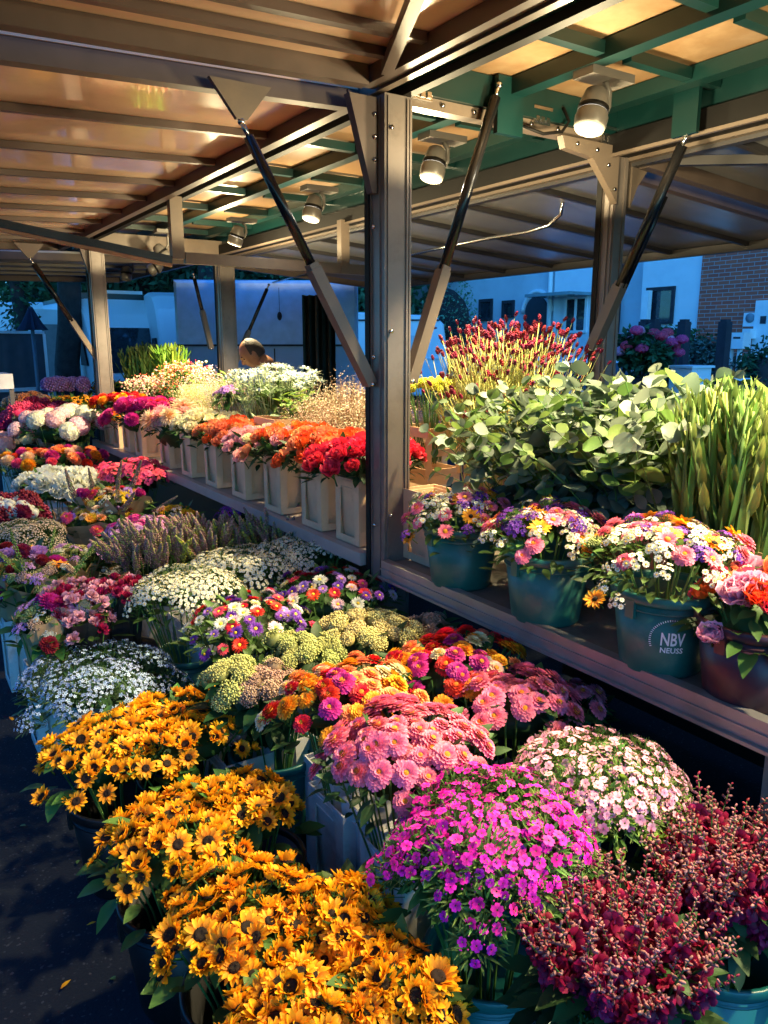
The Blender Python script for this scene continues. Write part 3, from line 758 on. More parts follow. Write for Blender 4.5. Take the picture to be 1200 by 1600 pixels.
def bunch(name, cat, label, short, anchor, px, py, w, mix, n, hs=1.0, k=1.0, dome=.10, bucket='white', z0=None, bh=None,
          leaf=None, nl=90, lsize=.09, kind='dome', group=None, jit=.28, tl=1.0, length=None, wrap=None, rot=0, lean=(0, 0), brot=0, logo=None, lw=.45, core=True, bgroup=None, tighten=.6, bcream=False, wk=1.17, splay=0):
    n = n if n > 84 else int(n*1.22)
    ph1, ph2, ph3 = U(0, 6.3), U(0, 6.3), U(0, 6.3)
    P = resolve(anchor, px, py); mpp = depth(P)/1200
    rx = w/2*mpp*wk; ry = rx*k
    if z0 is None: z0 = 0 if anchor[0] == 'z' else .75
    if bh is None: bh = max(.2, min(.36, P.z-z0-.08))
    base = Vector((P.x, P.y, z0))
    wl = {'white': 'white plastic', 'cream': 'cream plastic', 'green': 'round green', 'teal': 'round teal', 'black': 'round black', 'wine': 'dark wine red'}
    if bucket != 'none':
        bl = f"{wl[bucket]} bucket holding the {short}"
        if bucket in ('white', 'cream'): procona('flower_bucket', base, bl, bgroup or f"{bucket} square flower buckets", bh, bucket == 'cream' or bcream, brot)
        else:
            mm = {'green': M_GREENP, 'teal': M_TEAL, 'black': M_BLACK, 'wine': M_WINE}[bucket]
            rt = .15 if bucket == 'black' else .14
            round_bucket('round_flower_bucket', base, bl, f"{bucket} round flower buckets", mm, bh, rt, rt*.8, logo)
    root = empty(name, base+Vector((0, 0, .03)), label, cat, group or f"{name.replace('_', ' ')}s")
    zc = P.z-root.location.z
    lf = leaf or GREEN
    if kind == 'dome':
        foliage(root, P, rx, ry, dome, zc, 0, lf, nl, lsize, core, w=lw, stems=bucket != 'none')
        cr, sr = math.cos(rot), math.sin(rot)
        for i in range(n):
            r = math.sqrt((i+.5)/n); th = i*2.399963+U(-.3, .3); r = min(1.04, r*U(.93, 1.07))*(1+r*(.09*math.sin(3*th+ph1)+.06*math.sin(5*th+ph2)))
            u, v = r*math.cos(th), r*math.sin(th)
            x, y = rx*u*cr-ry*v*sr, rx*u*sr+ry*v*cr
            z = zc+dome*(math.sqrt(max(0, 1-r*r*r*.96))-.55)+U(-1, 1)*.012-max(0, r-.82)*.14+.014*math.sin(4.2*u+ph3)*math.cos(3.7*v+ph1)+(U(-.03, .012) if rnd.random() < .2 else 0)
            t = tl*r*1.15
            q = Vector((0,0,1)).rotation_difference(Vector((math.cos(th)*t+U(-jit, jit)+lean[0], math.sin(th)*t+U(-jit, jit)+lean[1], 1)).normalized()) @ Quaternion((0,0,1), U(0, 6.28))
            put_head(root, choose(mix), (x, y, z), q, hs*U(.78, 1.14))
    else:
        b0 = .06 if bucket != 'none' else .03
        for i in range(n):
            r = math.sqrt((i+.5)/n); th = i*2.399963+U(-.3, .3)
            T = Vector((rx*r*math.cos(th)+lean[0], ry*r*math.sin(th)+lean[1], zc+dome*(.5*math.sqrt(max(0, 1-r*r*.9)))+U(-.5, .3)*dome*.7))
            B = Vector((U(-1, 1)*b0*1.2+rx*.3*r*math.cos(th), U(-1, 1)*b0*1.2+ry*.3*r*math.sin(th), 0))
            if kind == 'top': B = B.lerp(T, 1-min(1, .35/(T-B).length))
            d = T-B; q = Vector((0,0,1)).rotation_difference(d.normalized()) @ Quaternion((0,0,1), U(0, 6.28))
            L = d.length
            if kind == 'top' or kind == 'spike':   # heads of fixed size at the tips
                dv = (d.normalized()+Vector((U(-jit, jit)+splay*r*math.cos(th), U(-jit, jit)+splay*r*math.sin(th), 0))*.7+Vector((lean[0], lean[1], 0))*3).normalized()
                q2 = Vector((0,0,1)).rotation_difference(dv)
                put_head(root, choose(mix), T-(dv*.16), q2, hs*U(.85, 1.15))
            else:
                put_head(root, choose(mix), B, q, (L*hs, L*hs, L))
        if nl: foliage(root, P, rx*.8, ry*.8, dome*.7, zc-.06, 0, lf, nl, lsize, core, w=lw)
    if wrap:
        a = MB(); nn = 22; rings = ((.05, .12), (rx*.75, zc-.09), (rx*1.0, zc+.0)); vs = []
        hh = [U(-.04, .04) for _ in range(nn)]; rr_ = [U(.9, 1.1) for _ in range(nn)]
        for j, (r_, z_) in enumerate(rings):
            for q_ in range(nn):
                an = 2*PI*q_/nn; s_ = 1 if j == 0 else rr_[q_]; vs.append((r_*s_*math.cos(an), r_*s_*math.sin(an)*(1 if j == 0 else k), z_+(hh[q_] if j == 2 else 0)))
        fs = [(j*nn+q_, j*nn+(q_+1) % nn, (j+1)*nn+(q_+1) % nn, (j+1)*nn+q_) for j in range(2) for q_ in range(nn)]
        a.add(vs, fs, 0, smooth=False)
        wm = {'kraft': M_KRAFT, 'cello': M_CELLO, 'black': mat('black_sleeve', (.01, .01, .012), .3)}[wrap]
        o = a.obj('paper_wrap' if wrap == 'kraft' else 'sleeve', [wm], root)
    return root

# ================================================================== SETTING
M_ASPH = mat('asphalt', (.030, .034, .042), .8, var=.35, scale=3, bump=.9, bscale=160)
def asphalt():
    m, t, b = _new('asphalt_ground'); N = t.nodes; L = t.links
    tc = N.new('ShaderNodeTexCoord')
    n1 = N.new('ShaderNodeTexNoise'); n1.inputs['Scale'].default_value = 1.3; n1.inputs['Detail'].default_value = 5
    n2 = N.new('ShaderNodeTexVoronoi'); n2.inputs['Scale'].default_value = 170
    n3 = N.new('ShaderNodeTexNoise'); n3.inputs['Scale'].default_value = 120; n3.inputs['Detail'].default_value = 3
    for n in (n1, n2, n3): L.new(tc.outputs['Object'], n.inputs['Vector'])
    r1 = N.new('ShaderNodeValToRGB'); r1.color_ramp.elements[0].color = (.006, .009, .016, 1); r1.color_ramp.elements[1].color = (.013, .018, .027, 1)
    L.new(n1.outputs[0], r1.inputs[0])
    sp = N.new('ShaderNodeSeparateColor'); L.new(n2.outputs['Color'], sp.inputs[0])
    r2 = N.new('ShaderNodeValToRGB'); r2.color_ramp.elements[0]  .position = .95; r2.color_ramp.elements[0].color = (0,0,0,1); r2.color_ramp.elements[1].position = .995; r2.color_ramp.elements[1].color = (.8,.8,.8,1)
    L.new(sp.outputs[0], r2.inputs[0])
    mx = N.new('ShaderNodeMixRGB'); mx.inputs[2].default_value = (.045, .05, .06, 1); L.new(r2.outputs[0], mx.inputs[0]); L.new(r1.outputs[0], mx.inputs[1])
    L.new(mx.outputs[0], b.inputs['Base Color']); b.inputs['Roughness'].default_value = .9; _setspec(b, .12)
    bp = N.new('ShaderNodeBump'); bp.inputs['Strength'].default_value = .7; bp.inputs['Distance'].default_value = .004
    L.new(n3.outputs[0], bp.inputs['Height']); L.new(bp.outputs[0], b.inputs['Normal'])
    return m
g = MB(); g.add([(-150,-60,0),(200,-60,0),(200,240,0),(-150,240,0)], [(0,1,2,3)], smooth=False)
struct('ground', g, asphalt())

# ------------------------------------------------------------------ the market stall
M_ALU = mat('aluminium_profile', (.19, .16, .145), .38, .35, var=.12, scale=5, bump=.04, dirt=((.10, .08, .065), 6, .5))
M_BEIGE = mat('beige_metal', (.14, .108, .085), .4, .1, var=.06, scale=3, dirt=((.25, .18, .12), 4, .35))
M_RIB = mat('flap_rib', (.095, .068, .06), .45, .1, var=.08, scale=4)
M_GRN = mat('green_enamel', (.0015, .019, .018), .35, .0, var=.12, scale=4)
M_RUB = mat('rubber_seal', (.004, .0035, .0035), .6, spec=.2, var=.2)
M_PANEL = mat('flap_panel', (.95, .64, .43), .14, spec=1.0, coat=.7, var=.04, scale=2, bump=.03, bscale=3, dirt=((.55, .42, .3), 2.2, .3))
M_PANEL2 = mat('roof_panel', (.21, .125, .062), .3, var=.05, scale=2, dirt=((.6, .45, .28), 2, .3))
M_CHR = mat('chrome', (.6, .6, .6), .2, 1, var=.03)
M_STRUT = mat('strut_black', (.012, .012, .014), .25, .3, var=.1, spec=.7)
M_STEEL = mat('counter_steel', (.30, .29, .28), .42, .6, var=.15, scale=6, dirt=((.2, .15, .1), 5, .4))
M_TOP = mat('counter_top', (.17, .15, .12), .6, .2, var=.25, scale=7, bump=.1, bscale=40, dirt=((.06, .05, .04), 3, .6))
stall = empty('market_stall', (1.76, 2.66, 0), 'open market stall with green framed roof, raised flaps and aluminium posts', 'market stall')
def P_(name, build, mats, parent=None, label=None):
    mb = MB(); build(mb); return part(stall, name, mb, mats, label, parent)
# fixed roof
FX, BX = 1.76, 3.10
Y0, Y1 = -1.6, 8.4
def roofz(y): return 2.63-.010*max(0, y-2.6)
def post(x0, y0, x1, y1, zt, front):
    o = P_('post', lambda a: (a.box((x0, y0, .0), (x1, y1, zt)),), M_ALU)
    def ribs(a):
        # raised fluting on both visible faces
        for t in (.12, .82, .93): a.box((x0+(x1-x0)*t-.003, y0-.006, .02), (x0+(x1-x0)*t+.006, y0-.0005, zt-.01))
        for t in (.25, .75): a.box((x0-.006, y0+(y1-y0)*t-.004, .02), (x0-.0005, y0+(y1-y0)*t+.006, zt-.01))
    P_('fluting', ribs, M_ALU, o)
    P_('seal', lambda a: a.box((x0-.012, y1-.028, .02), (x0-.0065, y1+.004, zt-.02)), M_RUB, o)
    return o
post(1.72, 2.62, 1.845, 2.745, 2.57, True)
post(1.75, 7.5, 1.88, 7.63, 2.50, True)
post(3.04, 2.65, 3.125, 2.74, 2.56, False)
post(3.08, 7.75, 3.24, 7.90, 2.50, False)
# beams along the stall
P_('front_beam', lambda a: a.box((1.735, Y0, 2.60), (1.80, Y1, 2.715)), M_GRN)
P_('beam_seal', lambda a: a.box((1.803, Y0, 2.572), (1.845, Y1, 2.66)), M_RUB)
P_('beam_lip', lambda a: a.box((1.70, Y0, 2.575), (1.733, Y1, 2.63)), M_BEIGE)
P_('back_beam', lambda a: a.box((3.02, Y0, 2.60), (3.10, Y1, 2.715)), M_GRN)
P_('back_seal', lambda a: a.box((2.985, Y0, 2.515), (3.12, Y1, 2.598)), M_RUB)
P_('seal_strip', lambda a: a.box((2.98, Y0, 2.498), (3.0, Y1, 2.513)), M_BEIGE)
P_('back_lip', lambda a: a.box((3.123, Y0, 2.50), (3.16, Y1, 2.56)), M_BEIGE)
P_('long_beam', lambda a: (a.box((2.33, Y0, 2.655), (2.40, Y1, 2.72)), a.box((2.40, Y0, 2.70), (2.47, Y1, 2.72))), M_GRN)
P_('long_strip', lambda a: a.box((2.402, Y0, 2.682), (2.425, Y1, 2.699)), M_ALU)
P_('edge_beam', lambda a: a.box((2.83, Y0, 2.66), (2.90, Y1, 2.72)), M_GRN)
for y in (-.1, .33, .78, 1.23, 1.68, 2.13, 3.13, 3.86, 4.6, 5.33, 6.06, 6.8, 7.4, 8.0):
    P_('cross_rib', lambda a: (a.box((1.80, y-.022, 2.67), (2.328, y+.022, 2.712)), a.box((2.472, y-.022, 2.67), (2.828, y+.022, 2.712)), a.box((2.902, y-.022, 2.67), (3.018, y+.022, 2.712))), M_GRN)
P_('cross_beam', lambda a: (a.box((1.847, 2.64, 2.60), (3.02, 2.74, 2.722)),), M_GRN)
P_('cross_lip', lambda a: a.box((1.847, 2.66, 2.555), (3.035, 2.72, 2.598)), M_BEIGE)
P_('end_beam', lambda a: a.box((1.80, 7.52, 2.50), (3.03, 7.60, 2.64)), M_BEIGE)
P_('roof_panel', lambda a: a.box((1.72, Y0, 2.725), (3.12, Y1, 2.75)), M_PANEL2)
P_('cross_hanger', lambda a: a.box((2.26, 2.60, 2.50), (2.40, 2.625, 2.72)), M_GRN)
# gussets
def gusset(pts, y0, y1):
    def f(a):
        n = len(pts); vs = [(x, y0, z) for x, z in pts]+[(x, y1, z) for x, z in pts]
        a.add(vs, [tuple(range(n))[::-1], tuple(range(n, 2*n))]+[(i, (i+1) % n, n+(i+1) % n, n+i) for i in range(n)], smooth=False)
    return f
P_('gusset', gusset([(1.712, 2.56), (1.712, 2.22), (1.69, 2.22), (1.59, 2.56)], 2.66, 2.70), M_RIB)
P_('gusset', gusset([(3.036, 2.55), (3.036, 2.30), (2.98, 2.36), (2.86, 2.48), (2.68, 2.50), (2.66, 2.55)], 2.625, 2.66), M_BEIGE)
P_('gusset', gusset([(3.175, 2.54), (3.175, 2.30), (3.22, 2.40), (3.34, 2.54)], 2.66, 2.70), M_BEIGE)
P_('gusset', gusset([(1.742, 2.50), (1.742, 2.28), (1.68, 2.50)], 7.54, 7.58), M_RIB)
def clip(x, y, z):
    def f(a):
        a.box((x, y-.012, z), (x+.10, y, z+.055)); a.box((x-.005, y-.02, z+.057), (x+.105, y, z+.07)); 
        for i in range(3): a.box((x+.012+.03*i, y-.018, z+.008), (x+.032+.03*i, y-.0125, z+.03))
    return f
P_('cable_clip', clip(1.86, 2.655, 2.58), M_CHR)
P_('cable_clip', clip(2.50, 2.655, 2.58), M_CHR)
P_('cable_clip', clip(2.93, 2.655, 2.56), M_CHR)
P_('cable', lambda a: a.tube([(2.66, 2.63, 2.66), (2.67, 2.60, 2.60), (2.62, 2.59, 2.55), (2.52, 2.60, 2.53), (2.42, 2.62, 2.55)], .007, 0, 6), M_RUB)
def bolts(pts, ax):
    for p in pts:
        q = list(p); q[ax] -= .008
        P_('bolt', lambda a: a.tube([tuple(q), p], .009, 0, 6), M_CHR)
bolts([(1.86+.16*i, 2.658, 2.577) for i in range(8)]+[(2.88, 2.624, 2.515), (2.96, 2.624, 2.46), (3.01, 2.624, 2.36), (2.75, 2.624, 2.525)]+[(1.70, 2.659, z) for z in (2.50, 2.42, 2.34)]+[(1.745, 2.613, z) for z in (.95, 1.70, 2.45)], 1)
bolts([(1.711, 2.68, z) for z in (.9, 1.6, 2.1)], 0)
# flaps
def flap(y0, y1, x0, x1, z0, z1, ribs, mp, mr, label, diag=False, thick=.05):
    mend = mat("flap_end_profile", (.10, .075, .065), .5, spec=.25)
    def z(x): return z0+(z1-z0)*(x-x0)/(x1-x0)
    sg = 1 if x1 > x0 else -1
    mb = MB(); a, b = (x0, x1)
    top = .048
    vs = [(a, y0, z(a)+top), (b, y0, z(b)+top), (b, y1, z(b)+top), (a, y1, z(a)+top)]
    vs += [(v[0], v[1], v[2]+.02) for v in vs]
    mb.add(vs, [(0,3,2,1),(4,5,6,7),(0,1,5,4),(1,2,6,5),(2,3,7,6),(3,0,4,7)], smooth=False)
    root = part(stall, 'awning_flap', mb, mp, label)
    fr = [((x0+sg*.02, y0), (x0+sg*.02, y1), .05, .07), ((x1-sg*.02, y0), (x1-sg*.02, y1), .05, .07)]
    for (p, q, w, h) in fr:
        P_('flap_edge', lambda m: m.bar((p[0], p[1], z(p[0])+.015), (q[0], q[1], z(q[0])+.015), w, h-.01), mr, root)
    for yy in (y0+.03, y1-.03):
        P_('flap_end', lambda m: m.bar((x0+sg*.05, yy, z(x0)+.012), (x1-sg*.05, yy, z(x1)+.012), .055, .068), mend, root)
    for yy in ribs:
        P_('flap_rib', lambda m: m.bar((x0+sg*.05, yy, z(x0)+.030), (x1-sg*.05, yy, z(x1)+.030), .034, .030), mr, root)
    if diag:
        for (p, q) in diag:
            P_('flap_brace', lambda m: m.bar((p[0], p[1], z(p[0])+.005), (q[0], q[1], z(q[0])+.005), .04, .04), mr, root)
    return root
flap(2.76, 8.3, 1.69, -.55, 2.56, 2.47, [3.50, 4.14, 4.80, 5.37, 5.98, 6.56, 7.15, 7.75], M_PANEL, M_RIB, 'long front flap with grey ribs and warm panels')
flap(-1.6, 2.66, 1.69, -.55, 2.60, 2.52, [2.26, 2.44, 1.45, .95, .55, -.1, -.75], M_PANEL, M_RIB, 'near front flap with diagonal braces', diag=[((1.65, 2.50), (.95, 1.05))])
DARKP = mat('shaded_flap_panel', (.27, .28, .30), .25, var=.06, scale=2, bump=.03, bscale=3, dirt=((.3, .28, .26), 2.2, .3))  # darker, cooler copy of the flap panel; shade put into its colour
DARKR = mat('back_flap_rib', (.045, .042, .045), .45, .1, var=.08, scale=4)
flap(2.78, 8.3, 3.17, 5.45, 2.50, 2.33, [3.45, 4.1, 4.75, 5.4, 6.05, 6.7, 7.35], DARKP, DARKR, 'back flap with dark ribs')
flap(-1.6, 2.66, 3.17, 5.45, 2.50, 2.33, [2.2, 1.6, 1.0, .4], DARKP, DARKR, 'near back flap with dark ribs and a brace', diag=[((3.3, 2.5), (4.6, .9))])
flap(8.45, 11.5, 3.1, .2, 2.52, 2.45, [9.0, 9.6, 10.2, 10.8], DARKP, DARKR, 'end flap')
# flap brackets (pointed plates) + gas struts
def bracket(x, y, z, w=.09, h=.12):
    return lambda a: a.add([(x-w, y-.02, z+h), (x+w, y-.02, z+h), (x+.02, y-.02, z), (x-.02, y-.02, z),
                            (x-w, y, z+h), (x+w, y, z+h), (x+.02, y, z), (x-.02, y, z)],
                           [(3,2,1,0),(4,5,6,7),(0,1,5,4),(1,2,6,5),(2,3,7,6),(3,0,4,7)], smooth=False)
def strut(top, bot, f=.52, label=None, w=.038, tubem=None):
    top = Vector(top); bot = Vector(bot); d = (bot-top).normalized(); mid = top.lerp(bot, f)
    mb = MB(); mb.tube([top+d*.05, mid+d*.01], w/2, 0, 12)
    root = part(stall, 'gas_strut', mb, M_STRUT, label)
    P_('strut_rod', lambda a: (a.tube([top, top+d*.06], .009, 0, 8), a.blob(tuple(top), .014, 8, 6)), M_CHR, root)
    P_('strut_sleeve', lambda a: (a.bar(mid, bot, .046, .052, up=(0,1,0)), a.bar(mid-d*.02, mid+d*.0, .038, .044, up=(0,1,0))), tubem or M_BEIGE, root)
    P_('strut_pin', lambda a: a.tube([bot+Vector((0,-.03,0)), bot+Vector((0,.03,0))], .010, 0, 8), M_CHR, root)
    return root
T1 = aty(377, 190, 2.72); B1 = aty(578, 600, 2.70)
strut(T1, B1); P_('strut_bracket', bracket(T1.x, T1.y+.01, T1.z+.005, .115), M_BEIGE)
T2 = aty(780, 133, 2.60); B2 = aty(640, 596, 2.66); strut(T2, B2, .62, w=.044)
T3 = atx(1075, 207, 2.96); B3 = aty(925, 545, 2.62); strut(T3, B3, .68, w=.046)
P_('cross_hanger', lambda a: a.box((2.93, T3.y-.06, T3.z-.015), (2.95, T3.y+.06, 2.67)), M_GRN)
P_('gas_strut', lambda a: a.tube([T3.lerp(B3, .22)+Vector((.03, .02, -.035)), T3.lerp(B3, .66)+Vector((.03, .02, -.035))], .018, 0, 10), M_STRUT)
T4 = aty(47, 404, 7.55); B4 = aty(168, 585, 7.58); strut(T4, B4, .52, w=.05); P_('strut_bracket', bracket(T4.x, T4.y+.01, T4.z+.005, .12), M_RIB)
T5 = aty(302, 428, 7.8); B5 = aty(330, 545, 7.8); strut(T5, B5, .5)
T6 = aty(420, 445, 7.85); B6 = aty(362, 580, 7.85); strut(T6, B6, .55)
# lower hanging frame and folded arms
HY = 5.1
hp = aty(277, 405, HY); hz = hp.z
P_('hanging_post', lambda a: a.box((1.70, HY-.03, hz), (1.78, HY+.03, 2.57)), M_BEIGE)
he = aty(537, 432, HY)
P_('hanging_post', lambda a: a.box((he.x-.035, HY-.03, he.z+.02), (he.x+.035, HY+.03, 2.53)), M_BEIGE)
P_('hanging_rail', lambda a: a.bar((1.79, HY, hz+.01), (he.x+.25, HY, hz-.0), .05, .07), M_BEIGE)
q0 = aty(0, 349, HY); q1 = aty(268, 406, HY)
P_('folded_arm', lambda a: (a.bar(q0+(q0-q1)*.3, q1, .04, .045),), M_STRUT)
P_('folded_arm', lambda a: (a.bar(q0+(q0-q1)*.3+Vector((0,0,-.036)), q1+Vector((0,0,-.036)), .03, .02),), mat('copper_strip', (.35, .16, .08), .35, .5))
# chrome rail under the back flap
rp = [atx(640, 398, 3.7), atx(700, 385, 3.7), atx(765, 372, 3.7), atx(825, 362, 3.7), atx(858, 352, 3.7), atx(876, 335, 3.7), atx(879, 315, 3.7), atx(880, 298, 3.7)]
P_('chrome_rail', lambda a: a.tube(rp, .012, 0, 8), M_CHR)
rq = [atx(490, 425, 4.2), atx(420, 443, 4.2)]
P_('chrome_rail', lambda a: a.tube(rq, .01, 0, 8), M_CHR)

# counter
ct = empty('display_counter', (2.3, 1.0, 0), 'steel edged display counter carrying the upper rows of buckets', 'counter')
def K_(name, f, m): mb = MB(); f(mb); return part(ct, name, mb, m)
K_('counter_top', lambda a: a.box((1.73, -1.5, .725), (2.95, 2.60, .75)), M_TOP)
K_('counter_top', lambda a: a.box((1.73, 2.77, .725), (2.95, 7.7, .75)), mat('pale_shelf', (.36, .31, .27), .5, var=.15, dirt=((.2, .14, .1), 5, .5)))
K_('front_rail', lambda a: (a.box((1.69, -1.5, .69), (1.728, 2.60, .765)), a.box((1.675, -1.5, .69), (1.688, 2.60, .70)), a.box((1.683, -1.5, .728), (1.6895, 2.6, .733))), M_STEEL)
K_('front_rail', lambda a: (a.box((1.69, 2.77, .70), (1.728, 7.7, .756))), mat('pale_rail', (.42, .36, .33), .42, .3, var=.1))
for y in (-1.0, .88): K_('leg', lambda a: a.box((1.74, y, 0), (1.79, y+.05, .724)), M_STEEL)
for y in (-1.0, .6, 2.3): K_('leg', lambda a: a.box((2.85, y, 0), (2.9, y+.05, .724)), M_STEEL)
K_('skirt_panel', lambda a: a.box((1.90, 2.8, .05), (1.92, 7.6, .70)), M_GRN)
K_('skirt_panel', lambda a: a.box((2.7, -1.4, .05), (2.72, 2.5, .70)), M_BLACK)
K_('socket_box', lambda a: (a.box((1.84, 3.95, .58), (1.90, 4.2, .66)), a.box((1.82, 3.98, .60), (1.839, 4.05, .64)), a.box((1.82, 4.09, .60), (1.839, 4.16, .64))), M_ALU)

# ------------------------------------------------------------------ spotlights
M_LAMPB = mat('spotlight_white', (.13, .12, .11), .4, .1, var=.05)
M_LENS = emit('spotlight_lens', (1, .92, .78), 60)
M_LENSOFF = mat('spotlight_lens_off', (.25, .22, .2), .15)
def spotlight(pos, aim, lit, label, power=1.0, cone=86):
    pos = Vector(pos)
    root = empty('spotlight', pos, label, 'spotlight', 'ceiling spotlights' )
    q = Vector((0,0,-1)).rotation_difference(Vector(aim).normalized()); M = q.to_matrix()
    def L(prof, name, m, n=28):
        a = MB(); a.lathe([(r, -z) for r, z in prof], n, M=M); o = a.obj(name, m, root); return o
    L([(.001, -.10), (.028, -.10), (.042, -.09), (.052, -.055), (.056, -.03)], 'lamp_housing', M_LAMPB)
    L([(.056, -.0305), (.0585, -.030), (.0585, -.012), (.056, -.0115)]+[(.001, -.02)], 'cooling_ring', M_RUB)
    L([(.057, -.011), (.063, .01), (.060, .045), (.054, .058), (.050, .058), (.050, .046)], 'lamp_head', M_LAMPB)
    L([(.050, .047), (.001, .0472)], 'lens', M_LENS if lit else M_LENSOFF)
    a = MB(); top = Vector((.05, .02, 2.655-pos.z+.0)); 
    s = M @ Vector((.062, 0, .03))
    a.tube([s, s+Vector((.02, 0, .03)), Vector((s.x+.02, s.y, top.z-.06)), Vector((.06, .0, top.z-.03))], .012, 0, 8)
    a.tube([M @ Vector((.058, 0, .03)), s], .018, 0, 10)
    a.obj('bracket', M_LAMPB, root)
    a = MB(); a.box((-.06, -.05, top.z-.03), (.17, .05, top.z)); a.obj('mounting_plate', M_LAMPB, root)
    if lit:
        l = bpy.data.lights.new('spotlight_lamp', 'SPOT'); l.energy = LAMP_W*power; l.color = LAMP_COL; l.spot_size = R(cone); l.spot_blend = .55; l.shadow_soft_size = .055
        o = bpy.data.objects.new('spotlight_lamp', l); COL.objects.link(o); o.parent = root
        o.location = M @ Vector((0, 0, -.068)); o.rotation_mode = 'QUATERNION'; o.rotation_quaternion = q
        if CEILING_FILL:
            l2 = bpy.data.lights.new('ceiling_fill_lamp', 'SPOT'); l2.spot_size = R(179.9); l2.spot_blend = .04; l2.energy = LAMP_W*power*CEILING_FILL; l2.color = LAMP_COL; l2.shadow_soft_size = .05  # added upward lamp below the fixture, brightens roof and flap panels
            o2 = bpy.data.objects.new('ceiling_fill_lamp', l2); COL.objects.link(o2); o2.parent = root; o2.location = M @ Vector((0, 0, -.24)); o2.rotation_euler = (PI, 0, 0)
    return root
LY = {0: (925, 180), 1: (677, 262), 2: (488, 330), 3: (369, 372)}
AIM = (-.28, -.06, -1)
for i, (px, py) in LY.items():
    p = atz(px, py, 2.50); spotlight(p, AIM if i < 3 else (-.25, .3, -1), True, ('lit spotlight under the green beam nearest the right hand strut', 'lit spotlight just right of the thick front post', 'lit spotlight left of the thick front post', 'smallest lit spotlight over the hanging rail')[i], (1, .95, 1.0, 1.9)[i], (86, 86, 92, 116)[i])
spotlight((2.36, 1.05, 2.50), (-.42, .1, -1), True, 'lit spotlight overhead past the top of the picture', 1.25)
spotlight((2.36, -.1, 2.50), (-.42, .45, -1), True, 'lit spotlight overhead behind the photographer', 1.2)
spotlight(atz(197, 430, 2.42), (-.1, -.1, -1), False, 'unlit spotlight beside the thin far post')
spotlight(atz(255, 398, 2.44), (.5, -.2, -.7), False, 'unlit spotlight behind the hanging post')
spotlight(atz(240, 420, 2.42), (-.8, .2, -.5), False, 'unlit spotlight tipped sideways at the roof end')
# ================================================================== FLOWERS
# near left: sunflowers in black round buckets on the asphalt
SM = [('sunflower', 10), ('sunbud', 1)]
def sun(label, short, px, py, w, n, **k):
    bunch('sunflower_bunch', 'sunflowers', label, short, ('z', .47), px+8, py+2, w, SM, min(100, int(n*1.8)), hs=.78, dome=.06, bucket=k.pop('bucket', 'black'), nl=22, lsize=.075, leaf=GREEN, jit=.62, tl=.9, wk=1.2, bh=.30, group='sunflower bunches', lw=.55, **k)
sun('sunflower bunch at the bottom edge of the picture, below the big sunflower bucket', 'sunflowers cut off by the bottom edge', 450, 1600, 205, 32)
sun('shaded sunflower bunch beside the teal bucket at the bottom', 'shaded sunflowers beside the teal bucket', 600, 1535, 175, 32)
sun('bright sunflower bunch, second from the bottom edge, leaning over the asphalt', 'sunflowers second from the bottom edge', 385, 1425, 240, 46)
sun('half shaded sunflower bunch in front of the white buckets of pink zinnias', 'half shaded sunflowers by the white buckets', 520, 1425, 150, 28)
sun('sunflower bunch with a tight green bud in its middle, third along the asphalt', 'sunflowers around a green bud', 270, 1295, 205, 42)
sun('shaded sunflower bunch between the sedum and the green centred sunflowers', 'shaded sunflowers below the pink sedum', 375, 1250, 135, 24)
sun('largest sunflower bunch, farthest from the camera beside the small blue flowers', 'sunflowers nearest the blue flowers', 175, 1155, 200, 48)
sun('sunflower bunch in front of the tall white bucket of asters', 'sunflowers in front of the aster buckets', 280, 1125, 195, 42)
bunch('blue_flower_bunch', 'blue flowers', 'low bunch of tiny pale blue star flowers in a clear sleeve on the asphalt', 'tiny blue star flowers', ('z', .42), 152, 1052, 205, [('tinystar:blue', 1)], 70, 1.0, 1.15, .05, bucket='white', leaf=DGREEN, nl=90, lsize=.05, bh=.2)
# second row, white buckets on the ground
ZM = [('zinnia:amber', 4), ('zinnia:red', 3), ('zinnia:magenta', 1.5), ('zinnia:coral', 2), ('zinnia:cream', .8), ('zinnia:peach', .5)]
bunch('zinnia_bunch', 'zinnias', 'big dome of salmon pink zinnias with orange centres in front of the mixed zinnias', 'salmon pink zinnias', ('z', .66), 638, 1156, 240, [('zinnia:pink', 1)], 62, .95, .92, .085, group='zinnia bunches', leaf=DGREEN, nl=70, lsize=.06, jit=.2)
bunch('zinnia_bunch', 'zinnias', 'mixed orange, red and magenta zinnias beside the pink sedum', 'orange and red zinnias by the sedum', ('z', .68), 545, 1078, 215, ZM, 48, .92, .9, .08, group='zinnia bunches', leaf=DGREEN, nl=60, lsize=.06, jit=.2)
bunch('zinnia_bunch', 'zinnias', 'mixed orange, red and cream zinnias farthest back below the counter rail', 'mixed zinnias below the counter rail', ('z', .66), 712, 1032, 215, ZM, 46, .95, .9, .08, group='zinnia bunches', leaf=DGREEN, nl=60, lsize=.06, jit=.2)
bunch('zinnia_bunch', 'zinnias', 'pale salmon zinnias on tall stems right of the mixed zinnias', 'salmon zinnias on tall stems', ('z', .64), 802, 1085, 185, [('zinnia:pink', 6), ('zinnia:amber', .4)], 34, 1.0, .9, .07, group='zinnia bunches', leaf=DGREEN, nl=50, lsize=.07, jit=.2)
bunch('zinnia_bunch', 'zinnias', 'dusky pink zinnias in the shade of the counter', 'dusky zinnias in shade', ('z', .56), 885, 1090, 110, [('zinnia:pink', 5), ('zinnia:magenta', 1)], 15, 1.0, 1.0, .05, group='zinnia bunches', leaf=DGREEN, nl=40, lsize=.06)
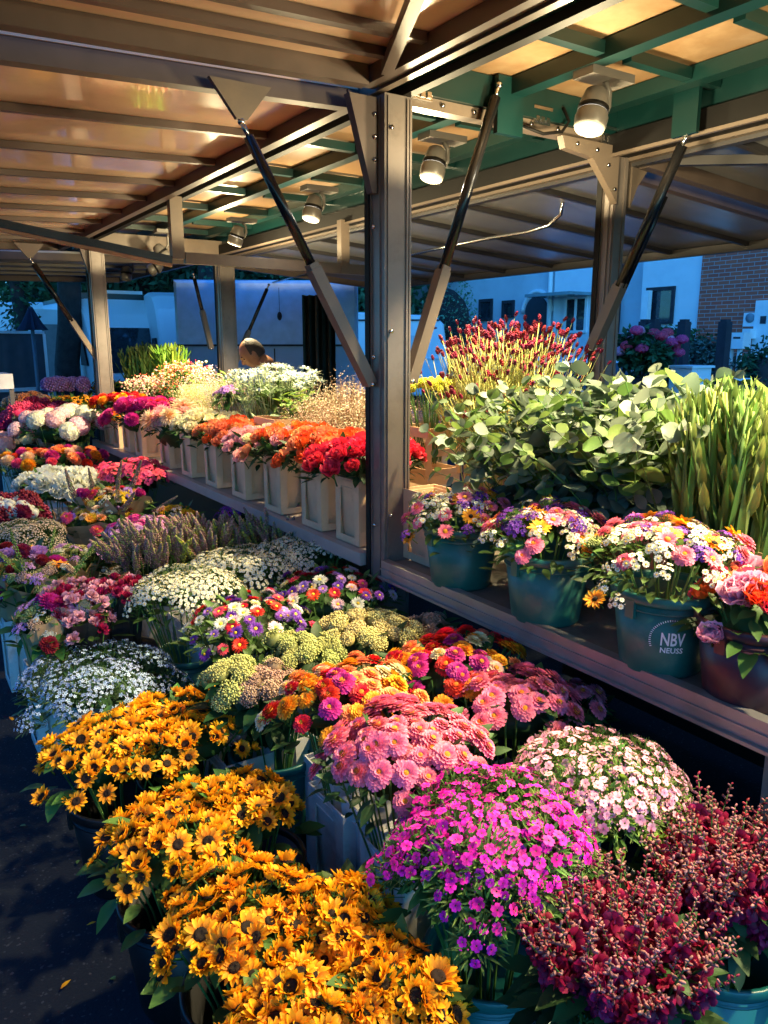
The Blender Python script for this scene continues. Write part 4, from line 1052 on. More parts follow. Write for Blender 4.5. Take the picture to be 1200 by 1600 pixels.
for (lab, sh, c, x, y, w, n, z, dm, bk) in (
    ('rounded heads of dark green sedum overhanging the sunflowers', 'dark green sedum', 'sedumg', 368, 1072, 85, 13, .57, .13, 'white'),
    ('dusty pink sedum heads between green sedum and zinnias', 'dusty pink sedum', 'sedump', 425, 1080, 95, 15, .56, .12, 'teal'),
    ('yellow green sedum heads directly below the near asters', 'yellow green sedum', 'sedumg', 472, 1022, 115, 17, .61, .06, 'white'),
    ('largest mound of golden green sedum, below the farther asters', 'golden sedum mound', 'sedumy', 578, 990, 145, 24, .63, .08, 'white'),
    ('brownish sedum heads in the shade of the thick front post', 'brownish sedum by the post', 'sedump', 668, 988, 90, 13, .58, .05, 'white')):
    bunch('sedum_bunch', 'sedum', lab, sh, ('z', z), x, y, w, [('sedum:'+c, 1)], n, 1.05, 1.0, dm, bucket=bk, group='sedum bunches', leaf=DGREEN, nl=20, jit=.25, tl=1.3)
AM = [('aster:red', 2.2), ('aster:purple', 3.2), ('aster:hot', 1.6), ('aster:white', 1.2), ('aster:blush', 1.4), ('aster:violet', 1.2), ('aster:cream', .6), ('aster:peach', .4)]
bunch('aster_bunch', 'asters', 'mixed red, purple and white asters in the tall white bucket', 'near mixed asters', ('z', .62), 392, 962, 180, AM, 58, .95, 1.0, .09, group='mixed aster bunches', leaf=GREEN, nl=160, lsize=.06)
bunch('aster_bunch', 'asters', 'mixed crimson, violet and apricot asters at the foot of the front post', 'mixed asters by the post', ('z', .64), 520, 918, 175, AM, 56, .95, 1.0, .09, group='mixed aster bunches', leaf=GREEN, nl=160, lsize=.06)
for (lab, sh, x, y, w, n, bk) in (
    ('near mass of white daisies with yellow eyes spilling over an olive bucket', 'near white daisies', 290, 912, 150, 44, 'green'),
    ('middle mass of small white daisies above the mixed asters', 'middle white daisies', 385, 878, 160, 50, 'white'),
    ('far mass of small creamy daisies against the white buckets on the shelf', 'far creamy daisies', 475, 858, 150, 44, 'white')):
    bunch('daisy_bunch', 'daisies', lab, sh, ('z', .66), x, y, w, [('daisies', 1)], int(n*1.35), 1.0, .85, .05, bucket=bk, group='masses of small white daisies', nl=70, lsize=.06, jit=.15)
for (lab, sh, x, y, w, n, mix) in (
    ('dusky purple and green flower spikes leaning left over the kraft wrapped bouquets', 'leaning purple spikes', 240, 845, 125, 60, [('heather', 3), ('heatherg', 1.2)]),
    ('dusky purple flower spikes standing above the middle daisies', 'purple spikes', 330, 832, 125, 60, [('heather', 3), ('heatherg', 1)]),
    ('pale green and mauve flower spikes closest to the shelf', 'green and mauve spikes', 425, 822, 125, 55, [('heather', 2), ('heatherg', 2)])):
    bunch('flower_spike_bunch', 'flower spikes', lab, sh, ('z', .68), x, y, w, mix, n, 1.0, .9, .1, kind='spike', splay=.5, group='bunches of dusky flower spikes', nl=40, lsize=.06, jit=.3, lean=(-.05,-.02), bucket='white')
bunch('statice_bunch', 'statice', 'deep purple statice tucked between the spikes and the shelf', 'deep purple statice', ('z', .66), 372, 800, 60, [('statice:purple', 1)], 14, 1, 1, .06, nl=30)
bunch('yellow_flower_bunch', 'yellow flowers', 'small yellow and peach bouquet behind the dusky spikes', 'small yellow bouquet', ('z', .66), 275, 803, 60, [('gerb:yellow', 1), ('yarrow:yellow', 1), ('gerb:peach', 1), ('fewdaisies', 1)], 14, 1, 1, .06, nl=40)
# magenta, pink and dark flowers at the right
bunch('dianthus_bunch', 'dianthus', 'large dome of vivid magenta dianthus above the teal bucket', 'vivid magenta dianthus', ('z', .61), 768, 1296, 285, [('dianthus:fuchsia', 1)], 100, 1.12, .85, .085, bucket='teal', leaf=GREEN, nl=120, lsize=.07, group='dianthus bunches', logo=R(-112), bh=.30, jit=.2)
bunch('dianthus_bunch', 'dianthus', 'pale pink dianthus with bright green buds beside the counter', 'pale pink dianthus', ('z', .62), 932, 1210, 235, [('dianthus:softpink', 1)], 70, 1.0, .9, .09, bucket='white', leaf=LIME, nl=120, lsize=.06, group='dianthus bunches', jit=.2)
bunch('snapdragon_bunch', 'snapdragons', 'dark red snapdragons with dusky buds in the bottom right, nearest the camera', 'nearest dark snapdragons', ('z', .58), 970, 1448, 300, [('snap', 1)], 100, .9, .85, .07, kind='spike', splay=.65, bucket='teal', leaf=DGREEN, nl=90, group='dark snapdragon bunches', jit=.3, bh=.26)
bunch('snapdragon_bunch', 'snapdragons', 'dark red snapdragons with dusky buds on the right edge under the counter', 'dark snapdragons on the right edge', ('z', .58), 1135, 1330, 235, [('snap', 1)], 84, .95, .85, .07, kind='spike', splay=.65, bucket='teal', leaf=DGREEN, nl=80, group='dark snapdragon bunches', jit=.3)
# row running away on the ground, left of the counter
KM = [('gerb:amber', 1.5), ('single:yellow', 1), ('gerb:coral', 1), ('zinnia:peach', 1), ('aster:violet', 2), ('single:amber', 1), ('zinnia:hot', 1.5), ('fewdaisies', 1.5), ('statice:lilac', 1.2), ('pompon:magenta', .7), ('yarrow:sedumg', 2.5), ('yarrow:yellow', 1.5), ('zinnia:peach', 1.5), ('pompon:wine', .7), ('heather', .8)]
bunch('kraft_bouquet', 'wrapped bouquet', 'mixed summer bouquet wrapped in brown kraft paper, nearest the teal bucket', 'near kraft wrapped bouquet', ('z', .66), 150, 806, 105, KM, 42, .95, 1.0, .09, nl=40, group='kraft wrapped bouquets', wrap='kraft', jit=.5)
bunch('kraft_bouquet', 'wrapped bouquet', 'kraft wrapped bouquet with upright dark spikes behind the near wrapped bouquet', 'far kraft wrapped bouquet', ('z', .74), 178, 778, 95, KM+[('heather', 2)], 34, .95, 1.0, .09, nl=40, group='kraft wrapped bouquets', wrap='kraft', jit=.5)
bunch('sweet_william_bunch', 'pink flowers', 'lilac pink sweet william between wrapped bouquets and dusky spikes', 'lilac pink sweet william', ('z', .68), 222, 828, 100, [('phlox:lilac', 2), ('phlox:softpink', 1), ('phlox:magenta', .7)], 30, 1, 1, .08, nl=50)
bunch('azalea_bunch', 'hot pink flowers', 'hot pink azalea like bunch in front of the shelf end', 'hot pink flowers by the shelf end', ('z', .74), 205, 738, 100, [('azalea:hot', 1)], 34, 1.15, 1, .10, nl=70, leaf=DGREEN, bucket='teal')
bunch('white_lisianthus_bunch', 'white flowers', 'white ruffled flowers in the green bucket left of the hot pink flowers', 'white ruffled flowers', ('z', .70), 98, 752, 120, [('openrose:white', 3), ('carn:white', 1)], 42, 1.5, 1, .08, nl=60, leaf=GREEN, bucket='teal')
bunch('pompon_zinnia_bunch', 'zinnias', 'orange and magenta round zinnias behind the white ruffled flowers', 'orange and magenta round zinnias', ('z', .74), 78, 718, 150, [('pompon:coral', 2), ('pompon:magenta', 1.6), ('pompon:red', 1), ('pompon:amber', 1), ('pompon:hot', 1), ('pompon:peach', .5)], 44, 1.3, .9, .08, nl=40, leaf=DGREEN)
bunch('hydrangea_bunch', 'hydrangeas', 'antique green and blush hydrangeas at the left edge', 'antique hydrangeas', ('z', .74), 28, 695, 85, [('hydrangea:cream', 1), ('hydrangea:peach', 1), ('hydrangea:palepink', 1)], 9, 1.3, 1, .08, nl=40, group='hydrangea bunches')
bunch('hydrangea_bunch', 'hydrangeas', 'big pink and white hydrangea heads left of the thin far post', 'pink and white hydrangeas', ('z', .95), 95, 660, 110, [('hydrangea:blush', 3), ('hydrangea:white', 2)], 15, 1.35, 1, .12, nl=50, group='hydrangea bunches', bucket='cream')
bunch('magenta_bunch', 'magenta flowers', 'magenta flowers above the antique hydrangeas at the left edge', 'magenta flowers at the left edge', ('z', .84), 12, 668, 60, [('pompon:hot', 1), ('pompon:magenta', 1)], 18, 1.3, 1, .08, nl=20)
bunch('celosia_bunch', 'crimson flowers', 'crimson pink celosia behind the pink hydrangeas', 'crimson celosia', ('z', 1.0), 62, 643, 80, [('celosia:crimson', 1), ('celosia:hot', .6)], 18, 1.5, 1, .1, nl=20)
bunch('rust_bunch', 'rust flowers', 'rusty orange flowers farthest back at the left', 'rusty orange flowers', ('z', 1.02), 45, 628, 50, [('celosia:coral', 1), ('celosia:sedump', 1)], 10, 1.5, 1, .07, nl=20)
bunch('rudbeckia_bunch', 'yellow daisies', 'yellow rudbeckia with leafy stems just left of the thin far post', 'yellow rudbeckia', ('z', 1.08), 118, 626, 66, [('smallsingle:amber', 1)], 34, 1.5, 1, .07, nl=120, leaf=GREEN, group='yellow rudbeckia bunches')
bunch('rudbeckia_bunch', 'yellow daisies', 'yellow rudbeckia seen behind the thin far post', 'yellow rudbeckia behind the post', ('z', 1.16), 176, 602, 66, [('smallsingle:yellow', 1)], 30, 1.6, 1, .07, nl=90, leaf=DGREEN, group='yellow rudbeckia bunches')
bunch('rudbeckia_bunch', 'yellow daisies', 'few yellow daisies in dark leaves at the left edge', 'few yellow daisies', ('z', .95), 10, 645, 50, [('smallsingle:yellow', 1)], 7, 1.5, 1, .07, nl=70, leaf=DGREEN, group='yellow rudbeckia bunches')
bunch('allium_bunch', 'alliums', 'purple ball shaped alliums on pale stems in the far left shade', 'purple alliums', ('z', 1.25), 106, 592, 62, [('allium', 1)], 11, 1, 1, .05, kind='fan', nl=0, bucket='black', z0=0, bh=.4)
# lower left, shaded wrapped bouquets
bunch('carnation_bunch', 'carnations', 'crimson carnations with white edges in a clear sleeve', 'white edged crimson carnations', ('z', .62), 128, 930, 100, [('carn:crimsonw', 3), ('carn:crimson', 2)], 40, 1.1, 1, .06, nl=10, wrap='cello', group='crimson carnation bunches')
bunch('carnation_bunch', 'carnations', 'crimson carnations in the black sleeve beside the olive bucket', 'crimson carnations in black sleeve', ('z', .62), 185, 925, 75, [('carn:crimson', 3), ('carn:crimsonw', 1)], 34, 1.1, 1, .06, nl=10, wrap='black', group='crimson carnation bunches', bucket='black')
bunch('carnation_bunch', 'carnations', 'streaked crimson carnations in a black sleeve lying lower than the others', 'streaked carnations in black sleeve', ('z', .55), 135, 965, 75, [('carn:crimsonw', 3), ('carn:crimson', 2)], 22, 1.1, 1, .05, nl=10, wrap='black', group='crimson carnation bunches')
SHM = [('yarrow:sedumg', 2.5), ('yarrow:sedumy', 1.2), ('kale', .8), ('bigpompon:magenta', .35), ('fewdaisies', 1), ('statice:lilac', 2), ('yarrow:sedump', 1.5), ('pompon:wine', 1), ('yarrow:white', 1)]
bunch('wrapped_bouquet', 'wrapped bouquet', 'mauve bouquet with one large purple dahlia hanging low over the asphalt', 'mauve bouquet with purple dahlia', ('z', .56), 70, 965, 80, SHM+[('bigpompon:magenta', 1.5)], 24, 1.1, 1, .09, nl=30, wrap='kraft', group='shaded mixed bouquets', jit=.5)
bunch('wrapped_bouquet', 'wrapped bouquet', 'shaded bouquet with an orange daisy and green wheat spikes', 'bouquet with wheat spikes', ('z', .62), 62, 898, 95, SHM+[('single:amber', 1.4), ('wheat', 2.5)], 32, .95, 1, .09, nl=40, wrap='kraft', group='shaded mixed bouquets', jit=.5)
bunch('wrapped_bouquet', 'wrapped bouquet', 'shaded bouquet of yellow daisies and sedum at the left edge', 'bouquet of yellow daisies and sedum', ('z', .64), 22, 872, 90, SHM+[('single:amber', 2.5), ('yarrow:sedumg', 2)], 30, .95, 1, .09, nl=40, wrap='kraft', group='shaded mixed bouquets', jit=.5)
bunch('wrapped_bouquet', 'wrapped bouquet', 'dim mauve bouquet in front of the big green bucket', 'dim mauve bouquet', ('z', .58), 112, 872, 85, SHM, 26, .95, 1, .08, nl=40, wrap='kraft', group='shaded mixed bouquets', jit=.5)
bunch('gypsophila_bunch', 'gypsophila', 'grey white gypsophila cloud at the left edge below the cotton bolls', 'grey white gypsophila', ('z', .66), 38, 835, 100, [('gyp', 1)], 34, 1, 1, .07, nl=20)
bunch('cotton_bunch', 'cotton', 'dark red leaves and round white cotton bolls at the left edge', 'cotton bolls', ('z', .66), 20, 798, 60, [('cotton', 2), ('celosia:wine', 1), ('pompon:wine', 1)], 22, 1.6, 1, .05, nl=20)
# ---- upper counter, left section (front row of pale buckets)
FB = 1.84
def cf(name, cat, lab, sh, px, py, w, mix, n, hs, **k):
    kk = dict(dome=.06, bucket='none', z0=.75, nl=80, wk=1.5, leaf=DGREEN, lsize=.075, k=.9, jit=.3, group=k.pop('group', None)); kk.update(k)
    bh = kk.pop('bh', .29)
    return bunch(name, cat, lab, sh, ('x', FB), px, py, w, mix, int(n*1.3) if 'rose' in name else n, hs*(1.1 if 'rose' in name else 1), bh=bh, **{a: b for a, b in kk.items() if a != 'X'})
cf('rose_bunch', 'roses', 'crimson red roses half hidden by the thick front post', 'crimson red roses', 572, 708, 128, [('rose:rose_red', 1)], 46, 1.0, group='rose bunches', k=.75)
cf('rose_bunch', 'roses', 'orange red open roses just left of the red roses', 'orange red roses', 515, 692, 100, [('rose:flame', 2), ('rose:coral', 2)], 36, 1.0, group='rose bunches')
cf('rose_bunch', 'roses', 'coral and yellow roses in the middle of the shelf', 'coral and yellow roses', 462, 684, 90, [('rose:flame', 2), ('rose:coral', 2), ('rose:palepink', 1.5)], 32, 1.0, group='rose bunches')
cf('rose_bunch', 'roses', 'pale pink and cream roses in the middle of the shelf', 'pale pink and cream roses', 414, 684, 84, [('rose:palepink', 4), ('rose:cream', 1)], 30, 1.0, group='rose bunches')
cf('rose_bunch', 'roses', 'bright orange roses beside the cream roses', 'bright orange roses', 366, 672, 84, [('rose:coral', 3), ('rose:flame', 1)], 30, 1.0, group='rose bunches')
cf('rose_bunch', 'roses', 'pale yellow cream roses beside the peach dahlias', 'pale yellow cream roses', 328, 660, 80, [('rose:cream', 1)], 28, 1.05, group='rose bunches')
cf('dahlia_bunch', 'dahlias', 'large shaggy peach and blush dahlias', 'shaggy peach dahlias', 280, 656, 66, [('dahlia:peach', 3), ('dahlia:palepink', 2)], 10, 1.25, group='dahlia bunches', dome=.13)
cf('dahlia_bunch', 'dahlias', 'magenta ball dahlias near the thin far post', 'magenta ball dahlias', 228, 642, 72, [('bigpompon:magenta', 1), ('bigpompon:rose_red', .4)], 20, 1.25, group='dahlia bunches', dome=.10)
cf('dahlia_bunch', 'dahlias', 'orange and red ball dahlias touching the thin far post', 'orange and red ball dahlias', 190, 630, 56, [('pompon:amber', 1), ('pompon:red', 1)], 20, 1.4, group='dahlia bunches', dome=.09)
for (y, l) in ((2.86, 'pale shelf bucket under the crimson roses, half behind the thick front post'), (3.21, 'pale shelf bucket under the orange red roses'), (3.66, 'pale shelf bucket under the coral and yellow roses'), (4.13, 'pale shelf bucket under the pale pink roses'),
             (4.58, 'pale shelf bucket under the bright orange roses'), (5.05, 'pale shelf bucket under the cream roses'), (5.52, 'pale shelf bucket under the peach dahlias'), (6.2, 'pale shelf bucket right below the magenta dahlias'), (6.56, 'second pale shelf bucket from the right below the magenta dahlias'),
             (6.9, 'pale shelf bucket under the red ball dahlias'), (7.2, 'last pale shelf bucket touching the thin far post'), (2.42, 'empty pale bucket right of the thick front post')):
    procona('flower_bucket', (1.825 if y > 2.6 else 1.9, y+.105, .757), l, 'pale square buckets along the shelf', .30, True)
# ---- second tier behind
def ct2(name, cat, lab, sh, X, px, py, w, mix, n, hs=1, **k):
    kk = dict(dome=.12, bucket='cream', z0=.75, nl=30, kind='fan', k=.9, bh=.34); kk.update(k)
    return bunch(name, cat, lab, sh, ('x', X), px, py, w, mix, n, hs, **kk)
ct2('limonium_bunch', 'sea lavender', 'airy beige sea lavender left of the thick front post', 'airy beige sea lavender', 2.3, 545, 625, 150, [('limonium', 1)], 46, 1.15, nl=0, dome=.25)
ct2('thistle_bunch', 'thistles', 'silvery green sea holly with spiky bracts in front of the stall keeper', 'silvery sea holly', 2.3, 432, 592, 125, [('eryn', 1)], 30, 1.0, nl=40)
ct2('foliage_bunch', 'greenery', 'lime green leafy stems between the sea holly and the sea lavender', 'lime green leafy stems', 2.15, 465, 625, 60, [('leafy', 1)], 12, 1.0, nl=10)
ct2('grass_bunch', 'grasses', 'feathery grasses in clear film left of the small terracotta crate', 'feathery grasses', 2.2, 385, 625, 62, [('grassp', 2), ('grass', 2), ('statice:violet', .0)], 30, 1.1, nl=0, wrap='cello')
ct2('wild_flower_bunch', 'wild flowers', 'purple and pink freesia like flowers in clear film', 'purple and pink film wrapped flowers', 2.25, 352, 605, 60, [('palespray', 2), ('pinkspray', 2)], 26, 1.1, nl=10, wrap='cello')
bunch('violet_flower_bunch', 'violet flowers', 'small cluster of violet flowers among the film wrapped grasses', 'violet flowers', ('x', 2.1), 358, 612, 34, [('phlox:violet', 1), ('phlox:lilac', 1)], 9, 1.0, 1, .04, bucket='none', z0=.75, nl=20, core=False)
ct2('gypsophila_cone', 'gypsophila', 'cream gypsophila in a clear cone behind the cream roses', 'cream gypsophila cone', 2.2, 312, 605, 58, [('palespray', 1)], 34, 1.1, nl=0, wrap='cello')
ct2('alstroemeria_bunch', 'pink flowers', 'small pink alstroemeria at the top of the film wrapped bunches', 'small pink alstroemeria', 2.45, 325, 588, 60, [('pinkspray', 3), ('leafy', 1)], 22, 1.1, nl=0)
ct2('berry_bunch', 'berries', 'cream snowberries behind the magenta dahlias', 'cream snowberries', 2.25, 238, 598, 72, [('snowberry', 4), ('hyper', 1.2)], 24, 1.0, nl=30)
ct2('berry_bunch', 'berries', 'coral red berries beside the cream snowberries', 'coral red berries', 2.4, 290, 580, 72, [('hyper', 4), ('snowberry', 1.5)], 22, 1.0, nl=30)
ct2('gladiolus_bunch', 'gladioli', 'green gladiolus shoots standing in front of the camper van windscreen', 'far green gladiolus shoots', 2.5, 225, 545, 50, [('gladpale', 1)], 40, 1.5, nl=0, bh=.4)
ct2('gladiolus_bunch', 'gladioli', 'darker gladiolus shoots right of the far green ones', 'darker gladiolus shoots', 2.5, 265, 545, 42, [('glad', 1)], 26, 1.5, nl=0, bh=.4)
# small orange crate among the tier
cr = atx(432, 655, 2.0)
# ---- right of the thick post
bunch('craspedia_bunch', 'yellow flowers', 'yellow green drumstick flowers on thick stems in the stacked peach crate', 'yellow green drumstick flowers', ('x', 2.45), 672, 600, 80, [('cras', 1)], 26, 1.1, .9, .06, kind='fan', bucket='none', z0=1.0, nl=0)
bunch('pale_spray_bunch', 'sea lavender', 'pale pink sea lavender glimpsed behind the yellow drumstick stems', 'pale sea lavender', ('x', 2.9), 668, 640, 60, [('limonium', 1)], 14, 1.1, 1, .15, kind='fan', bucket='cream', z0=.75, nl=0)
bunch('burnet_bunch', 'burnet', 'tall dark red burnet on wiry stems above the eucalyptus', 'tall dark red burnet', ('x', 2.42), 800, 525, 225, [('burnet', 1)], 98, 1.15, .7, .16, kind='fan', bucket='cream', z0=.75, nl=0, bh=.33)
bunch('grass_bunch', 'grasses', 'fine yellow green grass below the burnet heads', 'fine yellow green grass', ('x', 2.42), 772, 590, 95, [('haze', 3), ('grass', 1)], 36, 1.2, .8, .12, kind='fan', bucket='cream', z0=.75, nl=0, bh=.33)
bunch('eucalyptus_bunch', 'eucalyptus', 'round leaved eucalyptus filling the space below the burnet', 'round leaved eucalyptus', ('x', 2.16), 875, 632, 190, [('euc', 1)], 56, 1.0, .85, .24, kind='fan', bucket='cream', z0=.75, nl=60, leaf=EUC, lsize=.07, lw=.9, bh=.33, core=False)
bunch('eucalyptus_bunch', 'eucalyptus', 'eucalyptus with the largest pale leaves beside the gladiolus', 'large leaved eucalyptus', ('x', 2.25), 985, 598, 185, [('euc', 2), ('eucbig', 1)], 52, 1.0, .8, .24, kind='fan', bucket='cream', z0=.75, nl=50, leaf=EUC, lsize=.08, lw=.9, bh=.33, core=False)
bunch('gladiolus_bunch', 'gladioli', 'dense sheaf of green gladiolus shoots at the right edge', 'sheaf of gladiolus shoots', ('x', 2.15), 1155, 640, 170, [('gladpale', 1)], 66, 1.0, 1.0, .16, kind='fan', bucket='cream', z0=.75, nl=0, bh=.33)
BM = [('single:amber', .8), ('gerb:pink', 1.5), ('zinnia:pink', 3), ('single:amber', 1.6), ('statice:purple', 3), ('fewdaisies', 9), ('yarrow:sedumg', 1), ('zinnia:coral', .8), ('statice:purple', 1)]
for (lab, sh, px, py, w, by, bpx, n, logo) in (
    ('smallest mixed posy of zinnias, daisies and statice beside the post', 'smallest mixed posy', 722, 792, 160, 905, 735, 70, None),
    ('mixed posy of pink zinnias and daisies in the middle green bucket', 'middle mixed posy', 858, 820, 190, 960, 867, 78, None),
    ('largest mixed posy above the green bucket with white lettering', 'largest mixed posy', 1045, 850, 245, 1040, 1040, 86, R(-131))):
    bunch('mixed_posy', 'mixed posy', lab, sh, ('x', 1.80), px, py, w, BM, int(n*1.15), .85, .95, .09, core=False, bucket='green', z0=.75, nl=130, lsize=.05, bh=.24, wk=1.12, group='mixed posies in green buckets', logo=logo, jit=.3)
bunch('peony_bunch', 'peonies', 'ruffled red, orange and pink peony like flowers at the right edge', 'ruffled red and pink flowers', ('x', 1.82), 1185, 935, 150, [('peony:hot', 1), ('peony:coral', 1.2), ('peony:flame', 1), ('peony:softpink', 1.6)], 26, .9, 1.0, .09, bucket='wine', z0=.75, nl=30, bh=.22, jit=.5)
for (x, y, l) in ((2.18, 1.62, 'empty cream bucket behind the middle green bucket'), (2.2, 1.22, 'empty cream bucket behind the green bucket with lettering'), (2.15, 2.05, 'empty cream bucket behind the smallest mixed posy')):
    procona('flower_bucket', (x, y, .752), l, 'empty square flower buckets', .30, True)
for (px, py, r_) in ((60, 1180, .3), (120, 1350, 1.2), (40, 1290, 2.2), (150, 1440, 3.0), (95, 1545, .7), (30, 1010, 2.6), (180, 1530, 1.9), (15, 1120, 5.1)):
    p = atz(px, py, .008); a = MB(); a.leaf((0,0,0), (1, 0, .03), (0,0,1), U(.018, .04), U(.008, .016), bend=U(-.5, .9), m=0)
    o = a.obj('fallen_petal', SUNY if px % 4 else GREEN, None, p); o.rotation_euler.z = r_
    tag(o, 'fallen petal or leaf scrap on the dark asphalt', 'petal', 'fallen petals and leaf scraps on the asphalt')
for (x, y, l, rz) in ((1.11, 2.28, 'tall white bucket on the asphalt left of the salmon zinnias, farther one', .05), (1.08, 1.88, 'tall white bucket on the asphalt left of the salmon zinnias, nearer one', -.04), (1.07, 1.62, 'tall white bucket beside the magenta dianthus', .03), (1.15, 3.43, 'tall white bucket left of the near mixed asters', .04), (1.12, 3.12, 'tall white bucket below the near mixed asters', 0),
               (.63, 4.74, 'white bucket at the left edge under the yellow daisy bouquet', .06), (.62, 4.36, 'white bucket standing under the wheat spike bouquet', -.05), (.62, 4.0, 'white bucket under the mauve bouquet', .1), (.66, 3.66, 'white bucket under the streaked carnations', 0),
               (1.12, 5.5, 'white bucket below the lower kraft wrapped bouquet', .05), (1.10, 5.85, 'white bucket right of the big green bucket', 0), (1.10, 6.95, 'white bucket left of the big green bucket', .04), (1.08, 7.35, 'white bucket below the orange and magenta round zinnias', 0), (1.08, 7.8, 'white bucket above the cotton bolls at the left', 0)):
    procona('tall_flower_bucket', (x, y, 0), l, 'tall white square buckets on the asphalt', .38 if x > 1 else .36, False, rz)
# stacked peach crates
M_PEACH = mat('peach_plastic', (.62, .38, .2), .42, var=.1)
def crate(loc, label, w=.2, d=.26, h=.30, legs=True):
    r = empty('plastic_crate', loc, label, 'crate', 'peach plastic crates')
    a = MB()
    for sx in (-1, 1):
        for sy in (-1, 1): a.bar((sx*w/2, sy*d/2, .0), (sx*(w/2-.01), sy*(d/2-.012), h-.05), .03, .03)
    a.obj('corner_leg', M_PEACH, r)
    b = MB()
    for z0, z1 in ((h-.05, h), (h*.40, h*.55), (.0, .03)):
        for s in (-1, 1):
            b.box((s*w/2-.004, -d/2, z0), (s*w/2+.004, d/2, z1)); b.box((-w/2+.005, s*d/2-.004, z0), (w/2-.005, s*d/2+.004, z1))
    b.obj('side_band', M_PEACH, r)
    return r
pc = atx(682, 852, 2.42)
crate((2.40, pc.y+.05, .752), 'lower peach plastic crate of the stack right of the post', h=.24)
crate((2.40, pc.y+.05, .995), 'upper peach plastic crate carrying the yellow drumstick flowers', h=.24)
p2 = atx(432, 655, 2.02)
crate((2.02, p2.y, .752), 'terracotta coloured crate edge behind the pale pink roses', h=max(.3, p2.z-.75+.01), w=.16, d=.3)

# ================================================================== BACKGROUND
XB = 14.0
M_PLAS = mat('blue_white_plaster', (.78, .82, .84), .8, var=.06, scale=1.5, bump=.1, bscale=30, dirt=((.6, .66, .7), 1.2, .4))
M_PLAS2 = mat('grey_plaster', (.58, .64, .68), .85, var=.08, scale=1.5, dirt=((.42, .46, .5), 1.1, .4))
M_WIN = mat('window_glass', (.02, .03, .04), .05, spec=.9, var=.3)
M_FRM = mat('white_frame', (.82, .84, .85), .5, var=.04)
M_DARKW = mat('dark_timber', (.03, .028, .035), .8, var=.3)
def brickmat():
    m, t, b = _new('brick'); N = t.nodes; L = t.links
    tc = N.new('ShaderNodeTexCoord'); mp = N.new('ShaderNodeMapping'); mp.inputs['Rotation'].default_value = (0, R(90), R(90)) 
    br = N.new('ShaderNodeTexBrick'); br.inputs['Scale'].default_value = 1; br.inputs['Brick Width'].default_value = .24; br.inputs['Row Height'].default_value = .075; br.inputs['Mortar Size'].default_value = .006
    br.inputs['Color1'].default_value = (.62, .12, .06, 1); br.inputs['Color2'].default_value = (.48, .09, .055, 1); br.inputs['Mortar'].default_value = (.45, .34, .32, 1)
    sx = N.new('ShaderNodeSeparateXYZ'); cx = N.new('ShaderNodeCombineXYZ')
    L.new(tc.outputs['Object'], sx.inputs[0]); L.new(sx.outputs[1], cx.inputs[0]); L.new(sx.outputs[2], cx.inputs[1]); L.new(cx.outputs[0], br.inputs['Vector'])
    L.new(br.outputs[0], b.inputs['Base Color']); b.inputs['Roughness'].default_value = .85
    return m
bld = empty('apartment_house', (XB, 14, 0), 'long rendered house with small windows, an arched doorway and a brick end', 'building')
def B_(name, f, m, parent=None, label=None): mb = MB(); f(mb); return part(bld, name, mb, m, label, parent)
def rect(px0, py0, px1, py1, X=XB):
    a = atx(px0, py0, X); b = atx(px1, py1, X); return (min(a.y, b.y), max(a.y, b.y), min(a.z, b.z), max(a.z, b.z))
yb = atx(1093, 480, XB).y; yr = atx(1001, 480, XB).y; yl = atx(963, 480, XB+.5).y
B_('brick_wall', lambda a: a.box((XB-.04, -8, 0), (XB+4, yb, 7)), brickmat(), label='brick end of the house')
B_('wall', lambda a: a.box((XB, yb+.002, 0), (XB+4, yr, 7)), M_PLAS)
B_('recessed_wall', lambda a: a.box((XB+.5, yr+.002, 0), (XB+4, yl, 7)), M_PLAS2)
y885 = atx(868, 470, XB+.3).y
B_('wall', lambda a: a.box((XB+.25, yl+.002, 0), (XB+4, y885, 7)), M_PLAS)
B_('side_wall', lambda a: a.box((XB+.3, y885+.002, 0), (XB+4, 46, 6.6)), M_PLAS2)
def window(px0, py0, px1, py1, X, mull=0, light=True):
    y0, y1, z0, z1 = rect(px0, py0, px1, py1, X)
    f = B_('window', lambda a: (a.box((X-.05, y0, z0), (X-.004, y0+.07, z1)), a.box((X-.05, y1-.07, z0), (X-.004, y1, z1)), a.box((X-.05, y0+.071, z1-.08), (X-.004, y1-.071, z1)), a.box((X-.09, y0+.0711, z0), (X-.004, y1-.0711, z0+.06))) + tuple(a.box((X-.045, y0+(y1-y0)*(k+1)/(mull+1)-.03, z0+.061), (X-.005, y0+(y1-y0)*(k+1)/(mull+1)+.03, z1-.081)) for k in range(mull)), M_FRM if light else M_DARKW)
    B_('pane', lambda a: a.box((X-.02, y0+.072, z0+.062), (X-.006, y1-.072, z1-.082)), M_WIN, f)
window(1012, 450, 1052, 506, XB, 0, False)
B_('casement', lambda a: a.box((XB-.22, rect(1014, 455, 1021, 500)[0], rect(1014, 455, 1021, 500)[2]), (XB-.10, rect(1014, 455, 1021, 500)[1], rect(1014, 455, 1021, 500)[3])), M_FRM)
window(884, 463, 917, 520, XB+.25, 1)
window(786, 470, 804, 496, XB+.3, 0, False); window(750, 468, 770, 500, XB+.3, 0, False)
